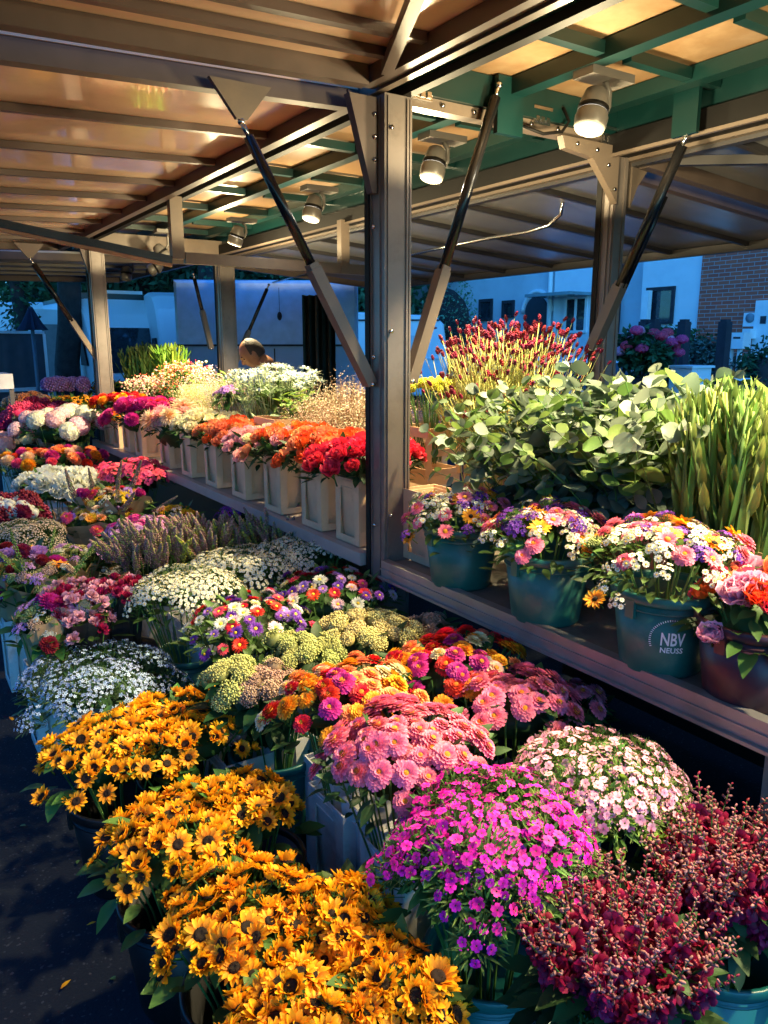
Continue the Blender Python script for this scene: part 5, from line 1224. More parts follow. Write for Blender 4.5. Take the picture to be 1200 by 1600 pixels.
# arched doorway: dark arch
y0, y1, z0, z1 = rect(824, 464, 854, 560, XB+.3)
def arch(a):
    cy = (y0+y1)/2; r = (y1-y0)/2; zc = z1-r; X = XB+.24; vs = [(X, y0, 0), (X, y1, 0)]+[(X, cy+r*math.cos(t), zc+r*math.sin(t)) for t in [PI*k/14 for k in range(15)]]
    n = len(vs); vs += [(XB+.29, v[1], v[2]) for v in vs]; a.add(vs, [tuple(range(n)), tuple(range(n, 2*n))[::-1]]+[(i, n+i, n+(i+1) % n, (i+1) % n) for i in range(n)], smooth=False)
B_('arched_doorway', arch, mat('dark_doorway', (.03, .04, .05), .8))
def arch2(a):
    cy = (y0+y1)/2; r = (y1-y0)/2+.12; zc = z1-r+.12
    a.tube([(XB+.27, cy+r*math.cos(t), zc+r*math.sin(t)) for t in [PI*k/14 for k in range(15)]], .06, 0, 6)
B_('arch_trim', arch2, M_PLAS)
B_('entrance_canopy', lambda a: a.box((XB-.6, rect(848, 460, 918, 468, XB)[0], rect(848, 458, 918, 468, XB)[3]-.12), (XB+.245, rect(848, 460, 918, 468, XB)[1], rect(848, 458, 918, 468, XB)[3]-.05)), mat('canopy_glass', (.2, .3, .33), .2))
B_('drainpipe', lambda a: a.tube([(XB+.2, y885+.1, 0), (XB+.2, y885+.1, 6.5)], .06, 0, 8), M_FRM)
B_('drainpipe', lambda a: a.tube([(XB+.4, yl-.15, 0), (XB+.4, yl-.15, 6.5)], .05, 0, 8), M_DARKW)
y0d, y1d, z0d, z1d = rect(1186, 470, 1240, 575, XB)
d = B_('door', lambda a: a.box((XB-.10, y0d, z0d), (XB-.045, y1d, z1d)), M_FRM)
B_('door_window', lambda a: a.box((XB-.112, atx(1203, 490, XB).y, atx(1195, 506, XB).z), (XB-.102, atx(1194, 490, XB).y, atx(1195, 494, XB).z)), M_WIN, d)
B_('door_handle', lambda a: a.tube([(XB-.15, atx(1198, 545, XB).y, atx(1198, 545, XB).z), (XB-.15, atx(1203, 545, XB).y, atx(1203, 546, XB).z)], .02), M_CHR, d)
B_('roof', lambda a: a.box((XB-.5, -8.3, 7.0), (XB+5, 46.4, 7.3)), M_DARKW)
# sign and letter boxes
y0, y1, z0, z1 = rect(1166, 489, 1185, 510)
sg = empty('wall_sign', (XB-.05, (y0+y1)/2, z0), 'small pale square sign with a grey disc on the brick wall', 'sign')
mb = MB(); mb.box((XB-.075, y0, z0), (XB-.045, y1, z1)); part(sg, 'board', mb, M_FRM)
mb = MB(); cy, cz = (y0+y1)/2, (z0+z1)/2+.03; mb.lathe([(.001, 0), (.09, 0), (.09, .006), (.001, .006)], 20, M=Matrix.Rotation(-PI/2, 3, 'Y')); mb.v = [(XB-.078+v[0], cy+v[1], cz+v[2]) for v in mb.v]; part(sg, 'disc', mb, mat('grey_disc', (.25, .3, .34), .6))
def letterbox(px0, py0, px1, py1, label, X, leg=None):
    y0, y1, z0, z1 = rect(px0, py0, px1, py1, X)
    r = empty('letter_box', (X, (y0+y1)/2, z0), label, 'letter box', 'letter boxes by the brick wall')
    mb = MB(); mb.box((X-.12, y0, z0), (X+.12, y1, z1)); part(r, 'box', mb, M_FRM)
    mb = MB(); mb.box((X-.126, y0+.05, z1-.1), (X-.121, y1-.05, z1-.07)); part(r, 'slot', mb, M_DARKW)
    if leg is not None:
        mb = MB(); mb.box((X-.03, (y0+y1)/2-.03, leg), (X+.03, (y0+y1)/2+.03, z0-.001)); part(r, 'leg', mb, M_FRM)
GZ = .75
letterbox(1140, 521, 1148, 544, 'narrow white letter box on a post, left of the other letter boxes', XB-1.5, GZ)
letterbox(1149, 520, 1166, 545, 'wide white letter box on a post beside the brick wall', XB-1.5, GZ)
letterbox(1166, 514, 1177, 529, 'small white letter box fixed to the brick wall under the sign', XB-.17)
gb = MB(); gb.box((XB-3.2, -6, -.3), (XB-.0, 40, GZ)); struct('garden_bank', gb, mat('garden_soil', (.06, .065, .05), .9, var=.4, scale=2, bump=.5))
pv = MB(); pv.box((9.3, -20, .001), (XB-3.25, 60, .12)); struct('pavement', pv, mat('pavement_slabs', (.22, .24, .26), .85, var=.2, scale=1.5))
# vegetation
def leafmass(name, root, c, r, n, m, size=.14, world=True, blobs=6, wm=.55):
    a = MB(); c = Vector(c)
    lobes = []
    for i in range(blobs):
        d = Vector((U(-1,1), U(-1,1), U(-.8,1))); d.normalize(); lobes.append((c+Vector((d.x*r[0]*.5, d.y*r[1]*.5, d.z*r[2]*.5)), U(.45, .75)))
    for i in range(n):
        lc, k = rnd.choice(lobes); d = Vector((U(-1,1), U(-1,1), U(-1,1)))
        if d.length < .1: continue
        d.normalize(); rr = U(.55, 1.05)**.5
        p = lc+Vector((d.x*r[0]*k*rr, d.y*r[1]*k*rr, d.z*r[2]*k*rr))
        dd = Vector((U(-1,1), U(-1,1), U(-1,.6))); s = size*U(.6, 1.4)
        x = dd.cross(Vector((U(-1,1), U(-1,1), 1))); 
        if x.length < .05: continue
        dd.normalize(); x.normalize(); b = p+dd*s; x *= s*wm*.5
        a.add([tuple(p), tuple(p+dd*s*.5+x), tuple(b), tuple(p+dd*s*.5-x)], [(0,1,2,3)], 0, [0, .5, 1, .5])
    return part(root, name, a, m)
TREEL = plant('tree_leaf', (.05, .14, .07), (.08, .20, .09), var=.5, hue=.03, trans=.3)
HEDGEL = plant('hedge_leaf', (.02, .075, .035), (.035, .11, .05), var=.5, hue=.03, trans=.15)
GREYL = plant('grey_leaf', (.05, .09, .075), (.09, .14, .11), var=.4, hue=.03, trans=.1)
M_BARK = mat('bark', (.028, .022, .02), .9, var=.4, scale=12, bump=.8, bscale=20)
def hedge(px, py, w, h, X, label, m=HEDGEL, n=3500, size=.09, name='hedge', cat='hedge'):
    c = atx(px, py, X); s = depth(c)/1200
    r = empty(name, (c.x, c.y, GZ if X > XB-3.2 else 0), label, cat, None)
    zb = r.location.z; top = c.z+h/2*s; cz = (top+zb)/2
    mb = MB(); mb.blob((c.x, c.y, cz), (.3, w*.42*s, (top-zb)*.42), 14, 9); mb.v = [(v[0]+U(-.05,.05), v[1]+U(-.05,.05), v[2]+U(-.05,.05)) for v in mb.v]
    part(r, 'branches', mb, M_BARK)
    leafmass('foliage', r, (c.x, c.y, cz), (.5, w*.55*s, (top-zb)*.55), n, m, size, blobs=12)
hedge(1045, 540, 150, 60, XB-.6, 'dark clipped hedge below the open window', n=4500)
hedge(960, 545, 50, 50, XB-.9, 'dark shrub beside the leaning gas strut')
hedge(1105, 560, 75, 50, XB-1.6, 'grey green lavender like shrub by the brick wall', GREYL, name='shrub', cat='shrub')
hedge(1190, 578, 60, 60, XB-3.6, 'round dark shrub at the right edge in front of the door', n=3500, name='shrub', cat='shrub')
hedge(700, 480, 125, 75, 12.5, 'pale green garden shrub in front of the grey house wall', plant('shrub_leaf', (.10, .24, .13), (.15, .32, .17), var=.5, hue=.03, trans=.3), n=5000, name='shrub', cat='shrub')
# pink hydrangea pot beside the timber posts
X = 8.0
hp_ = atx(1012, 545, X); s = depth(hp_)/1200
r = empty('potted_hydrangea', (X, hp_.y, 0), 'pink flowering hydrangea in a tall dark pot behind the eucalyptus', 'potted plant')
mb = MB(); mb.lathe([(.001, 0), (.14, 0), (.2, hp_.z-.35), (.18, hp_.z-.35), (.17, hp_.z-.4), (.001, hp_.z-.4)], 20); mb.obj('pot', mat('dark_pot', (.03, .03, .035), .6), r)
leafmass('foliage', r, (X, hp_.y, hp_.z-.05), (.35, .42, .3), 1400, HEDGEL, .11)
for i in range(22):
    an = U(0, 6.3); q_ = Vector((math.cos(an)*U(.2, .42), math.sin(an)*U(.1, .42), hp_.z+U(-.1, .2)))
    put_head(r, 'hydrangea:hot' if i % 3 else 'hydrangea:softpink', q_, Quaternion((0,0,1), U(0, 6)), 1.2)
# timber posts
for (px, lab) in ((1008, 'dark timber post in front of the pink hydrangea'), (1023, 'dark timber post between two others by the pink hydrangea'), (1070, 'dark timber post in front of the hedge'), (1134, 'dark timber post just left of the letter boxes')):
    t = atx(px, 499, 9.0); mb = MB(); mb.box((8.94, t.y-.06, .0), (9.06, t.y+.06, t.z-.03)); mb.box((8.955, t.y-.045, t.z-.03), (9.045, t.y+.045, t.z))
    tag(mb.obj('timber_post', M_DARKW), lab, 'post', 'dark timber posts')
# planter kerb + white box
t = atx(1118, 594, 9.2); mb = MB(); mb.box((9.15, t.y-.28, .12), (9.5, t.y+.28, t.z)); o = mb.obj('planter', mat('planter_dark', (.04, .035, .04), .7)); tag(o, 'low dark planter box between the two right timber posts', 'planter')
mb = MB(); mb.box((9.13, t.y-.30, t.z+.001), (9.52, t.y+.30, t.z+.03)); p_ = mb.obj('rim', M_FRM); p_.parent = o
t = atx(1075, 585, 8.6); mb = MB(); mb.box((8.5, t.y-.12, 0), (8.9, t.y+.2, t.z+.08)); mb.box((8.47, t.y-.15, t.z+.081), (8.93, t.y+.23, t.z+.11)); tag(mb.obj('white_cabinet', M_FRM), 'low white cabinet behind the big eucalyptus leaves', 'cabinet')

# ---------------- vehicles (body profile extruded with rounded edges, cab windows, wheels)
M_VAN = mat('white_van_paint', (.74, .78, .82), .45, var=.04, scale=1)
M_VAN2 = mat('pale_grey_paint', (.42, .47, .52), .35, var=.05, scale=1)
M_TYRE = mat('tyre', (.015, .015, .016), .8)
def vehicle(name, loc, rz, label, cat, prof, width, wins, wheels, extras=(), m=M_VAN, group=None):
    """prof: side outline (u forward, z) ; wins: list of ('side'|'front', pts)"""
    r = empty(name, loc, label, cat, group); r.rotation_euler.z = rz
    a = MB(); n = len(prof); w2 = width/2; rows = []
    cu = sum(p[0] for p in prof)/n; cz = sum(p[1] for p in prof)/n
    for y, k in ((-w2, .955), (-w2+.03, .985), (-w2+.10, 1), (w2-.10, 1), (w2-.03, .985), (w2, .955)):
        rows.append([(cu+(u-cu)*k, y, max(.25, cz+(z-cz)*k)) for u, z in prof])
    vs = [v for row in rows for v in row]; fs = []
    for j in range(5):
        for i in range(n): fs.append((j*n+i, (j+1)*n+i, (j+1)*n+(i+1) % n, j*n+(i+1) % n))
    fs.append(tuple(range(n))); fs.append(tuple(range(5*n, 6*n))[::-1])
    a.add(vs, fs, 0, smooth=False); a.obj('body', m, r)
    for (nm, pts, mm) in wins:
        b = MB(); c = len(pts); 
        b.add([tuple(p) for p in pts], [tuple(range(c))], 0, smooth=False); 
        ce = Vector((0,0,0)); 
        for p in pts: ce += Vector(p)
        nrm = (Vector(pts[1])-Vector(pts[0])).cross(Vector(pts[2])-Vector(pts[1])).normalized()
        b.add([tuple(Vector(p)-nrm*.02) for p in pts], [tuple(range(c))[::-1]], 0, smooth=False)
        b.obj(nm, mm, r)
    for (u, s) in wheels:
        b = MB(); b.lathe([(.001, -.1), (.30, -.1), (.34, -.06), (.34, .06), (.30, .1), (.001, .1)], 20, M=Matrix.Rotation(PI/2, 3, 'X')); b.v = [(v[0]+u, v[1]+s*(w2-.09), v[2]+.34) for v in b.v]
        wh = b.obj('wheel', M_TYRE, r)
        b = MB(); b.lathe([(.001, -.11), (.2, -.11), (.2, .11), (.001, .11)], 14, M=Matrix.Rotation(PI/2, 3, 'X')); b.v = [(v[0]+u, v[1]+s*(w2-.09), v[2]+.34) for v in b.v]; b.obj('rim', M_CHR, wh)
    for (nm, f, mm) in extras: b = MB(); f(b); b.obj(nm, mm, r)
    return r
# camper van facing the stall, left
def place(px, py, dd): p = atd(px, py, dd); return (p.x, p.y, 0)
D1 = 15.0
p0 = atd(190, 560, D1)
hw = 1.05
# vehicle faces the camera: +u points to the camera
face = math.atan2(-p0.y, -p0.x)
prof = [(2.9, .35), (2.95, .9), (2.75, 1.15), (2.15, 1.95), (1.95, 2.15), (1.6, 2.42), (-2.9, 2.46), (-3.0, .35)]
def front(y0, z0, y1, z1, zz=None):
    def u(z): return 2.75-(z-1.15)*(.6/.8)+.02
    return [(u(z0), y0, z0), (u(z0), y1, z0), (u(z1), y1*.9, z1), (u(z1), y0*.9, z1)]
vehicle('camper_van', p0*1.0-Vector((0,0,p0.z)), face+R(14), 'white camper van with dark windscreen behind the thin far post', 'van', prof, 2.1,
   [('windscreen', front(-.92, 1.2, .92, 1.92), M_WIN), ('side_window', [(1.5, -1.062, 1.3), (2.1, -1.062, 1.3), (1.8, -1.062, 1.85), (1.5, -1.062, 1.85)], M_WIN)],
   [(2.0, -1), (2.0, 1), (-1.9, -1), (-1.9, 1)],
   [('door_seam', lambda b: (b.box((1.35, -1.056, .45), (1.37, -1.046, 2.1)), b.box((.5, -1.056, .45), (.52, -1.046, 2.1))), M_DARKW), ('wiper', lambda b: b.tube([(2.78, -.3, 1.22), (2.50, .35, 1.60)], .012, 0, 5), M_DARKW), ('grille', lambda b: b.box((2.90, -.5, .72), (2.965, .5, .92)), M_DARKW), ('roof_stripe', lambda b: b.box((-2.85, -1.03, 2.40), (1.62, 1.03, 2.50)), M_GRN), ('roof_hatch', lambda b: b.box((-.6, -.3, 2.505), (.3, .4, 2.64)), M_VAN),
    ('bumper', lambda b: b.box((2.86, -1.0, .3), (3.05, 1.0, .62)), mat('bumper_grey', (.1, .11, .12), .6)),
    ('headlight', lambda b: b.box((2.80, .68, .78), (2.97, .98, 1.0)), M_CHR), ('headlight', lambda b: b.box((2.80, -.98, .78), (2.97, -.68, 1.0)), M_CHR)])
p1 = atd(122, 560, 17)
vehicle('box_van', Vector((p1.x, p1.y, 0)), R(150), 'blue white box van behind the leaning tree trunk', 'van', [(2.6, .35), (2.6, 2.5), (-2.6, 2.5), (-2.6, .35)], 2.0, [('side_window', [(-.5, -1.01, 1.4), (.8, -1.01, 1.4), (.8, -1.01, 1.9), (-.5, -1.01, 1.9)], M_WIN)], [(1.7, -1), (1.7, 1), (-1.7, -1), (-1.7, 1)])
p2_ = atd(285, 560, 13.2)
vehicle('high_roof_van', Vector((p2_.x, p2_.y, 0)), math.atan2(-p2_.y, -p2_.x)+R(8), 'white high roof van with a rounded roofline behind the far gladiolus', 'van', [(1.6, .35), (1.75, 1.1), (1.2, 1.75), (.9, 2.2), (.5, 2.42), (-.3, 2.52), (-2.2, 2.50), (-2.3, .35)], 1.0,
   [('side_window', [(.2, -.51, 1.3), (1.2, -.51, 1.3), (.9, -.51, 1.75), (.2, -.51, 1.75)], M_WIN), ('side_window', [(.2, .51, 1.3), (1.2, .51, 1.3), (.9, .51, 1.75), (.2, .51, 1.75)][::-1], M_WIN)], [(.9, -1), (.9, 1), (-1.5, -1), (-1.5, 1)])
p3 = atd(425, 560, 10.5)
dirx = RGT
vehicle('box_truck', Vector((p3.x, p3.y, 0)), math.atan2(RGT.y, RGT.x)+R(4), 'big pale blue lit box truck behind the stall keeper', 'truck', [(1.15, .4), (1.15, 2.42), (-1.1, 2.42), (-1.1, .4)], 2.0,
   [('lower_panel', [(-1.05, -1.012, .5), (1.1, -1.012, .5), (1.1, -1.012, 1.62), (-1.05, -1.012, 1.62)], mat('truck_lower', (.22, .38, .58), .35, var=.15, scale=1.2))],
   [(.8, -1), (.8, 1), (-.8, -1), (-.8, 1)], [('body_seam', lambda b: b.box((-1.1, -1.03, 1.625), (1.13, -1.0, 1.65)), M_DARKW), ('door_seam', lambda b: b.box((.1, -1.022, .5), (.115, -1.014, 1.6)), M_DARKW), ('door_handle', lambda b: b.box((-.02, -1.05, 1.0), (.06, -1.015, 1.04)), M_CHR)], m=mat('truck_blue_white', (.32, .5, .7), .35))
p4 = atd(590, 560, 19)
vehicle('caravan', Vector((p4.x, p4.y, 0)), math.atan2(RGT.y, RGT.x)+R(-3), 'white caravan with a small dark window seen on both sides of the front post', 'caravan', [(1.6, .45), (1.72, 1.2), (1.6, 2.1), (1.4, 2.3), (-1.2, 2.42), (-1.45, 2.2), (-1.5, .9), (-1.3, .45)], 2.0,
   [('side_window', [(-.12, -1.012, 1.55), (.25, -1.012, 1.55), (.25, -1.012, 1.9), (-.12, -1.012, 1.9)], M_WIN), ('side_window', [(.6, -1.012, 1.5), (1.05, -1.012, 1.5), (1.05, -1.012, 1.85), (.6, -1.012, 1.85)], M_PLAS2)],
   [(.1, -1), (.1, 1)], [('roof_edge', lambda b: b.box((-1.3, -1.03, 2.18), (1.5, -.99, 2.215)), M_DARKW), ('side_moulding', lambda b: b.box((-1.45, -1.025, 1.30), (1.6, -1.0, 1.33)), M_PLAS2),
    ('side_mark', lambda b: (b.blob((1.33, -1.01, 2.02), (.12, .01, .03), 8, 5), b.blob((1.22, -1.01, 1.98), (.07, .01, .025), 8, 5)), mat('red_mark', (.5, .02, .03), .5))])
# parked car behind the eucalyptus
p5 = atd(905, 590, 12.0)
vehicle('parked_car', Vector((p5.x, p5.y, 0)), R(235), 'pale blue parked car mostly hidden behind the eucalyptus', 'car', [(2.0, .3), (2.1, .6), (1.9, .85), (.95, 1.0), (.35, 1.42), (-.9, 1.45), (-1.7, 1.05), (-2.0, .95), (-2.05, .35)], 1.7,
   [('windscreen', [(.98, -.7, 1.02), (.98, .7, 1.02), (.42, .6, 1.38), (.42, -.6, 1.38)], M_WIN), ('side_window', [(-.9, .86, 1.0), (.7, .86, 1.0), (.25, .86, 1.36), (-.8, .86, 1.38)][::-1], M_WIN), ('side_window', [(-.9, -.86, 1.0), (.7, -.86, 1.0), (.25, -.86, 1.36), (-.8, -.86, 1.38)], M_WIN)],
   [(1.3, -1), (1.3, 1), (-1.3, -1), (-1.3, 1)], [('headlight', lambda b: b.box((2.0, .5, .6), (2.08, .8, .75)), M_CHR), ('headlight', lambda b: b.box((2.0, -.8, .6), (2.08, -.5, .75)), M_CHR)], m=M_VAN)
# unseen stall-like block, added to shade the aisle from the low sky
r = empty('aisle_sky_blocker', (-5.6, 2, 0), 'unseen stall shaped block added to shade the aisle, out of the picture', 'market stall')
mb = MB(); mb.box((-6.2, -7, 0), (-5.0, 9.5, 2.6)); part(r, 'body', mb, mat('blocker_dark', (.05, .055, .05), .8))
mb = MB(); mb.bar((-6.3, 1.25, 3.1), (-4.7, 1.25, 3.0), 16.8, .06, up=(0,0,1)); part(r, 'roof', mb, mat('blocker_dark_roof', (.08, .08, .07), .8))
# ---------------- trees
def tree(px, py_base, dd, r0, lean, label, crown, n=7000, leafs=TREEL, ivy=False, h=6.5, size=.17):
    b = atd(px, py_base, dd); r = empty('tree', (b.x, b.y, 0), label, 'tree', 'trees behind the market')
    l = RGT*lean; pts = [Vector((b.x, b.y, 0))+l*(z*z*.12)+Vector((U(-.04,.04), U(-.04,.04), z)) for z in (0, .6, 1.3, 2.0, 2.8, 3.6, h*.75)]
    a = MB(); a.tube(pts, [r0*k for k in (1.35, 1.1, 1, .97, .9, .75, .5)], 0, 12)
    part(r, 'trunk', a, M_BARK)
    for i in range(6):
        an = U(0, 6.3); p = pts[rnd.choice((4, 5, 6))]; q = p+Vector((math.cos(an)*U(1, 2), math.sin(an)*U(1, 2), U(.4, 1.6)))
        a = MB(); a.tube([p, p.lerp(q, .5)+Vector((0,0,.2)), q], [r0*.4, r0*.25, r0*.1], 0, 7); part(r, 'limb', a, M_BARK)
    leafmass('crown', r, (b.x+l.x*4, b.y+l.y*4, crown[2]), (crown[0], crown[0], crown[1]), n, leafs, size, blobs=14)
    if ivy:
        a = MB()
        for i in range(900):
            z = U(.2, 4); k = rnd.random()*6.3; c = Vector((b.x, b.y, z))+l*(z*z*.12); rr = r0*1.05+U(0, .14)
            s = U(.05, .09); a.leaf(c+Vector((math.cos(k)*rr, math.sin(k)*rr, 0)), (math.cos(k)+U(-.5,.5), math.sin(k)+U(-.5,.5), U(-1, .3)), (math.cos(k), math.sin(k), .2), s, s*.9, prof=(.3, 1, .6, .05))
        part(r, 'ivy', a, HEDGEL)
tree(48, 600, 12, .11, -.12, 'thin dark ivy clad trunk at the left edge', (2.4, 1.6, 4.6), ivy=True)
tree(104, 600, 13, .20, .22, 'thick leaning trunk between the alliums and the sky gap', (2.6, 1.7, 4.9))
tree(330, 600, 11.5, .20, .1, 'ivy covered tree trunk hidden behind the far post', (1.6, 1.2, 4.8), 4000, ivy=True)
for i, (px, dd, w, zt, lab) in enumerate(((-60, 26, 5, 4.5, 'distant leafy tree beyond the left edge'), (60, 34, 4.0, 2.6, 'low distant tree in the sky gap'), (150, 24, 3.6, 4.6, 'distant leafy tree above the box van'), (235, 22, 3.6, 4.4, 'distant leafy tree above the camper van'), (330, 24, 4, 4.4, 'distant leafy tree above the high roof van'), (545, 24, 3.2, 3.6, 'distant leafy tree above the caravan'))):
    tree(px, 600, dd, .25, 0, lab, (w, 2.6, zt), 9000, h=6, size=.26)
# ---------------- left odds and ends
# folded parasol
pp = atd(55, 560, 11); r = empty('folded_parasol', (pp.x, pp.y, 0), 'folded dark blue parasol beside the thin ivy clad trunk', 'parasol')
top = atd(46, 480, 11).z
mb = MB(); mb.tube([(0,0,0), (0,0,top)], .025, 0, 8); mb.obj('pole', mat('parasol_pole', (.1, .16, .22), .4), r)
mb = MB(); nn = 20
vs = []
for z, rr in ((top, .02), (top-.08, .05), (top-.22, .11), (top-.32, .17)):
    for k in range(nn): an = 2*PI*k/nn; q = rr*(1+.35*math.sin(k*PI)) * (1.25 if k % 2 else .75); vs.append((q*math.cos(an), q*math.sin(an), z))
mb.add(vs, [(j*nn+k, j*nn+(k+1) % nn, (j+1)*nn+(k+1) % nn, (j+1)*nn+k) for j in range(3) for k in range(nn)], smooth=False); mb.obj('canopy', mat('parasol_cloth', (.02, .04, .09), .8), r)
# neighbouring stall: grey side sheets and a white table
a0 = atd(-60, 518, 10.5); a1 = atd(68, 518, 11.5)
r = empty('side_stall', (a0.x, a0.y, 0), 'neighbouring stall of grey sheets with a pale frame at the left edge', 'stall')
mb = MB(); d_ = (a1-a0)
nseg = 26; vs = []
for k in range(nseg+1):
    p = a0.lerp(a1, k/nseg); off = .03*math.sin(k*1.3)
    vs += [(p.x+off, p.y+off, 0.05), (p.x, p.y, a0.z-.02)]
mb.add(vs, [(2*k, 2*k+2, 2*k+3, 2*k+1) for k in range(nseg)]); part(r, 'sheet', mb, mat('grey_sheet', (.07, .08, .1), .6))
mb = MB(); mb.bar((a0.x, a0.y, a0.z), (a1.x, a1.y, a0.z), .04, .04); mb.bar((a1.x, a1.y, 0), (a1.x, a1.y, a0.z-.02), .04, .04); mb.bar((a0.x, a0.y, a0.z*.55), (a1.x+.01, a1.y-.03, a0.z*.55), .04, .05); part(r, 'frame', mb, M_FRM)
b0 = atd(44, 520, 11.7); b1 = atd(66, 520, 11.7)
mb = MB(); mb.box((b0.x, b0.y-.02, .9), (b1.x, b1.y+.0, b0.z+.05)) if b1.x > b0.x else mb.box((b1.x, b0.y-.02, .9), (b0.x, b0.y, b0.z)); part(r, 'white_sheet', mb, M_FRM)
c0 = atd(84, 560, 14.5); r = empty('beige_kiosk', (c0.x, c0.y, 0), 'beige kiosk wall between the two tree trunks', 'kiosk')
zt = atd(80, 507, 14.5).z
mb = MB(); mb.box((c0.x-.55, c0.y, 0), (c0.x+.4, c0.y+1, zt)); part(r, 'wall', mb, mat('kiosk_beige', (.26, .23, .22), .7))
mb = MB(); mb.box((c0.x-.5, c0.y+.05, zt+.001), (c0.x+.35, c0.y+.9, atd(80, 484, 14.5).z)); part(r, 'roof_box', mb, M_VAN)
t0 = atd(-5, 583, 7.5); r = empty('white_table', (t0.x, t0.y, 0), 'white topped table cut off by the left edge', 'table')
mb = MB(); mb.box((t0.x-.6, t0.y-.3, t0.z-.14), (t0.x+.10, t0.y+.3, t0.z)); part(r, 'table_top', mb, mat('table_white', (.7, .68, .7), .6))
for sx in (-.55, .06):
    mb = MB(); mb.box((t0.x+sx, t0.y-.28, 0), (t0.x+sx+.04, t0.y-.24, t0.z-.141)); part(r, 'leg', mb, M_ALU)
# ---------------- striped curtain hanging from the back flap
ca = atd(472, 480, 8.6); cb = atd(524, 480, 8.6)
r = empty('striped_curtain', (ca.x, ca.y, 0), 'gathered green and white striped curtain hanging from the back flap', 'curtain')
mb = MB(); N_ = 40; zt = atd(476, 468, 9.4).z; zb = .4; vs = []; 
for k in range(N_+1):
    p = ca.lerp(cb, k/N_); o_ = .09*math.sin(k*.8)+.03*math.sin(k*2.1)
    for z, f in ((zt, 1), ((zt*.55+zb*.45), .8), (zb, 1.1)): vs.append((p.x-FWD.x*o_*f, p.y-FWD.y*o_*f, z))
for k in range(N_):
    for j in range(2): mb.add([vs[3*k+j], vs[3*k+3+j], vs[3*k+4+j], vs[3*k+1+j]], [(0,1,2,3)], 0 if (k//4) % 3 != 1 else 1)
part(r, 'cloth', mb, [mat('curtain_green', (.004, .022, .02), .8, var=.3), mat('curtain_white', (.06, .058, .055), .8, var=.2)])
# little dark pendant charm
ch = atd(437, 500, 9); mb = MB(); mb.tube([(ch.x, ch.y, atd(437, 450, 9).z), (ch.x, ch.y, atd(437, 488, 9).z)], .003, 0, 4); mb.blob((ch.x, ch.y, atd(437, 494, 9).z), (.03, .03, .05), 8, 6)
o = shift(mb, (ch.x, ch.y, ch.z)).obj('hanging_charm', M_DARKW, None, (ch.x, ch.y, ch.z)); tag(o, 'small dark charm hanging on a thread before the blue truck', 'charm')

# ---------------- the stall keeper, bent forward behind the flowers
SKIN = mat('skin', (.17, .075, .04), .5, var=.06, scale=20)
HAIR = mat('brown_hair', (.018, .010, .007), .7, var=.4, scale=60, bump=.4, bscale=120)
SHIRT = mat('dark_brown_jumper', (.012, .007, .006), .85, var=.15, scale=30)
TROU = mat('dark_trousers', (.02, .022, .03), .85, var=.15)
hd = atd(394, 552, 6.2)
FW = (-RGT*.96 - FWD*.25); FW.z = 0; FW.normalize()      # he faces the left of the picture
SD = Vector((-FW.y, FW.x, 0))
man = empty('person', (hd.x-FW.x*.55, hd.y-FW.y*.55, 0), 'balding man in a dark jumper bending over the flowers', 'person')
O = Vector(man.location)
def skin_mesh(name, nodes, edges, mats, sub=2, root_i=0, parent=None, smooth=True):
    me = bpy.data.meshes.new(name); me.from_pydata([tuple(p-O) for p, r in nodes], edges, []); me.update()
    ob = bpy.data.objects.new(name, me); COL.objects.link(ob); ob.parent = parent or man
    sk = ob.modifiers.new('skin', 'SKIN'); sk.use_smooth_shade = True
    for i, (p, r) in enumerate(nodes):
        v = me.skin_vertices[0].data[i]; v.radius = r if isinstance(r, tuple) else (r, r); v.use_root = (i == root_i)
    ss = ob.modifiers.new('sub', 'SUBSURF'); ss.levels = sub; ss.render_levels = sub
    for m in mats: me.materials.append(m)
    return ob
def G(f, s, z): return O+FW*f+SD*s+Vector((0,0,z))
hz_ = hd.z
neck = G(.42, 0, hz_-.10)
nodes = [(G(0, 0, .95), (.17, .13)), (G(.10, 0, 1.15), (.16, .12)), (G(.25, 0, hz_-.25), (.19, .13)), (G(.36, 0, hz_-.15), .10),
         (neck, .07),
         (G(.26, .19, hz_-.22), .07), (G(.42, .25, hz_-.45), .05), (G(.66, .16, hz_-.56), .036), (G(.72, .14, hz_-.57), .03),
         (G(.26, -.19, hz_-.22), .07), (G(.42, -.25, hz_-.45), .05), (G(.66, -.16, hz_-.56), .036), (G(.72, -.14, hz_-.57), .03),
         (G(0, .10, .90), .10), (G(.03, .11, .50), .07), (G(-.02, .11, .08), .045), (G(.10, .12, .04), .035),
         (G(0, -.10, .90), .10), (G(.03, -.11, .50), .07), (G(-.02, -.11, .08), .045), (G(.10, -.12, .04), .035)]
edges = [(0,1),(1,2),(2,3),(3,4),(2,5),(5,6),(6,7),(7,8),(2,9),(9,10),(10,11),(11,12),(0,13),(13,14),(14,15),(15,16),(0,17),(17,18),(18,19),(19,20)]
skin_mesh('body', nodes, edges, [SHIRT])
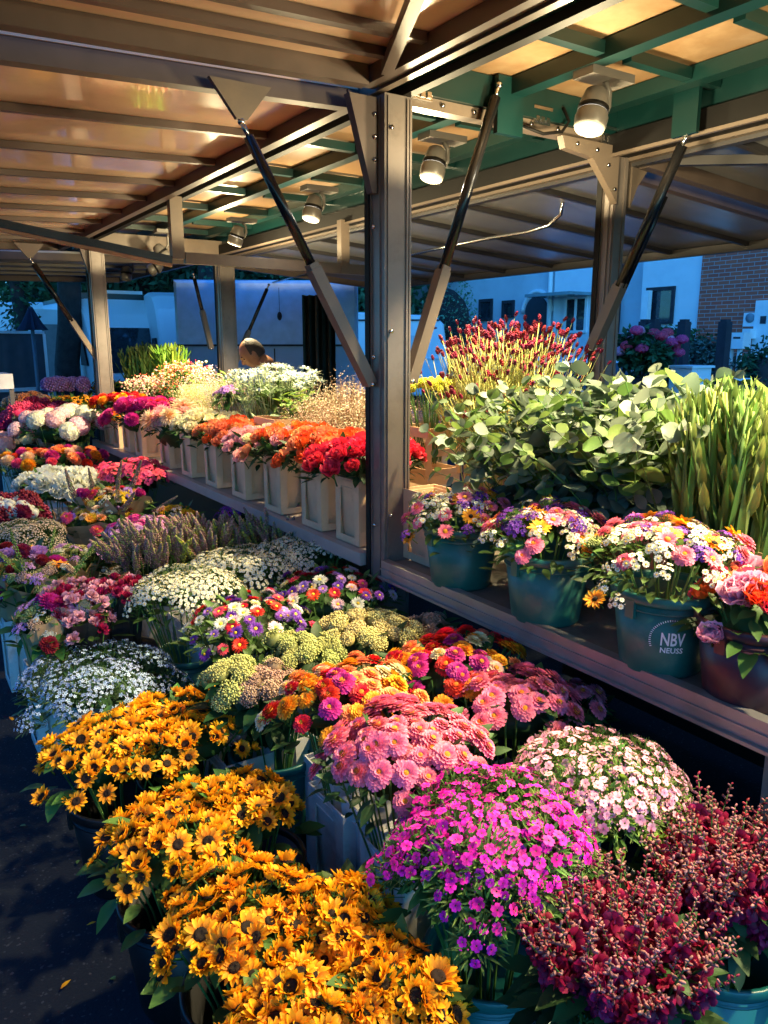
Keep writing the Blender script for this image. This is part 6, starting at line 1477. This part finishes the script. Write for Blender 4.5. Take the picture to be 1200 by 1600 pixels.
# head: shaped ellipsoid with brow, nose, mouth, chin, ears; tilted forward
hm = MB(); HN, HK = 28, 22
tq = Matrix.Rotation(R(34), 3, 'Y')       # local x forward, pitched down
basis = Matrix((FW, SD, Vector((0,0,1)))).transposed()
def headpt(d):
    x, y, z = d
    r = Vector((x*.098, y*.075, z*.118))
    if x > 0:
        r.x += .012*math.exp(-((z-.12)/.12)**2-(y/.5)**2)          # brow
        r.x -= .010*math.exp(-((z+.02)/.10)**2-((abs(y)-.38)/.2)**2)  # eye sockets
        r.x += .030*math.exp(-((z+.22)/.13)**2-(y/.16)**2)           # nose
        r.x += .008*math.exp(-((z+.5)/.08)**2-(y/.3)**2)            # lips
        r.x += .010*math.exp(-((z+.78)/.12)**2-(y/.4)**2)
    if z < -.3: r.y *= 1+.35*(z+.3); r.x *= 1+.10*(z+.3)
    return r
vs = []
for i in range(HK+1):
    a_ = PI*i/HK
    for j in range(HN):
        b_ = 2*PI*j/HN; vs.append(headpt(Vector((math.sin(a_)*math.cos(b_), math.sin(a_)*math.sin(b_), math.cos(a_)))))
fs = [(i*HN+j, (i+1)*HN+j, (i+1)*HN+(j+1) % HN, i*HN+(j+1) % HN) for i in range(HK) for j in range(HN)]
def W_(v): return hd + basis @ (tq @ Vector(v))
hm.add([tuple(W_(v)) for v in vs], fs)
for sy in (-1, 1):
    t_ = MB(); t_.blob((0,0,0), (.018, .008, .031), 10, 8); hm2 = [tuple(W_(Vector(v)+Vector((-.005, sy*.076, -.01)))) for v in t_.v]; hm.add(hm2, t_.f)
hm.tube([W_((-.02, 0, -.06)), W_((-.06, 0, -.15)), neck], [.055, .055, .06], 0, 12)
part(man, 'head', hm, SKIN)
eb = MB()
for sy in (-1, 1): t_ = MB(); t_.blob((0,0,0), (.010, .014, .005), 8, 5); eb.add([tuple(W_(Vector(v)+Vector((.092, sy*.03, .022)))) for v in t_.v], t_.f)
part(man, 'eyebrows', eb, HAIR)
ey = MB()
for sy in (-1, 1): t_ = MB(); t_.blob((0,0,0), (.006, .011, .006), 8, 5); ey.add([tuple(W_(Vector(v)+Vector((.082, sy*.03, -.002)))) for v in t_.v], t_.f)
part(man, 'eyes', ey, mat('eye_dark', (.02, .015, .012), .2))
hr = MB(); vs = []; idx = {}
for i in range(HK+1):
    a_ = PI*i/HK
    for j in range(HN):
        b_ = 2*PI*j/HN; d = Vector((math.sin(a_)*math.cos(b_), math.sin(a_)*math.sin(b_), math.cos(a_)))
        vs.append(headpt(d)*(1.05+U(0, .025)))
def hairy(i, j):
    a_ = PI*(i+.5)/HK; b_ = 2*PI*(j+.5)/HN; x, y, z = math.sin(a_)*math.cos(b_), math.sin(a_)*math.sin(b_), math.cos(a_)
    if z < -.45: return False
    if x > .22: return False
    if z > .86 and x > -.1: return False
    if z < -.05 and x > -.12: return False
    return True
hr.add([tuple(W_(v)) for v in vs], [f for (f, (i, j)) in zip(fs, [(i, j) for i in range(HK) for j in range(HN)]) if hairy(i, j)])
part(man, 'hair', hr, HAIR)
# hands with five fingers resting down among the flowers
for sy in (-1, 1):
    hb = G(.74, sy*.14, hz_-.58); nn_ = [(hb, (.022, .036)), (hb+FW*.05-Vector((0,0,.02)), (.018, .04))]
    ee = [(0, 1)]
    for k in range(4):
        s0 = (k-1.5)*.019; L_ = (.030, .036, .034, .027)[k]; b1_ = hb+FW*.085+SD*s0-Vector((0,0,.035))
        nn_.append((b1_, .009)); nn_.append((b1_+FW*L_-Vector((0,0,.018)), .0085)); nn_.append((b1_+FW*(L_+.012)-Vector((0,0,.045)), .007)); q_ = len(nn_); ee += [(1, q_-3), (q_-3, q_-2), (q_-2, q_-1)]
    nn_.append((hb+FW*.03-SD*sy*.035-Vector((0,0,.015)), .011)); nn_.append((hb+FW*.065-SD*sy*.05-Vector((0,0,.03)), .009)); q_ = len(nn_); ee += [(0, q_-2), (q_-2, q_-1)]
    skin_mesh('hand', nn_, ee, [SKIN], 1)
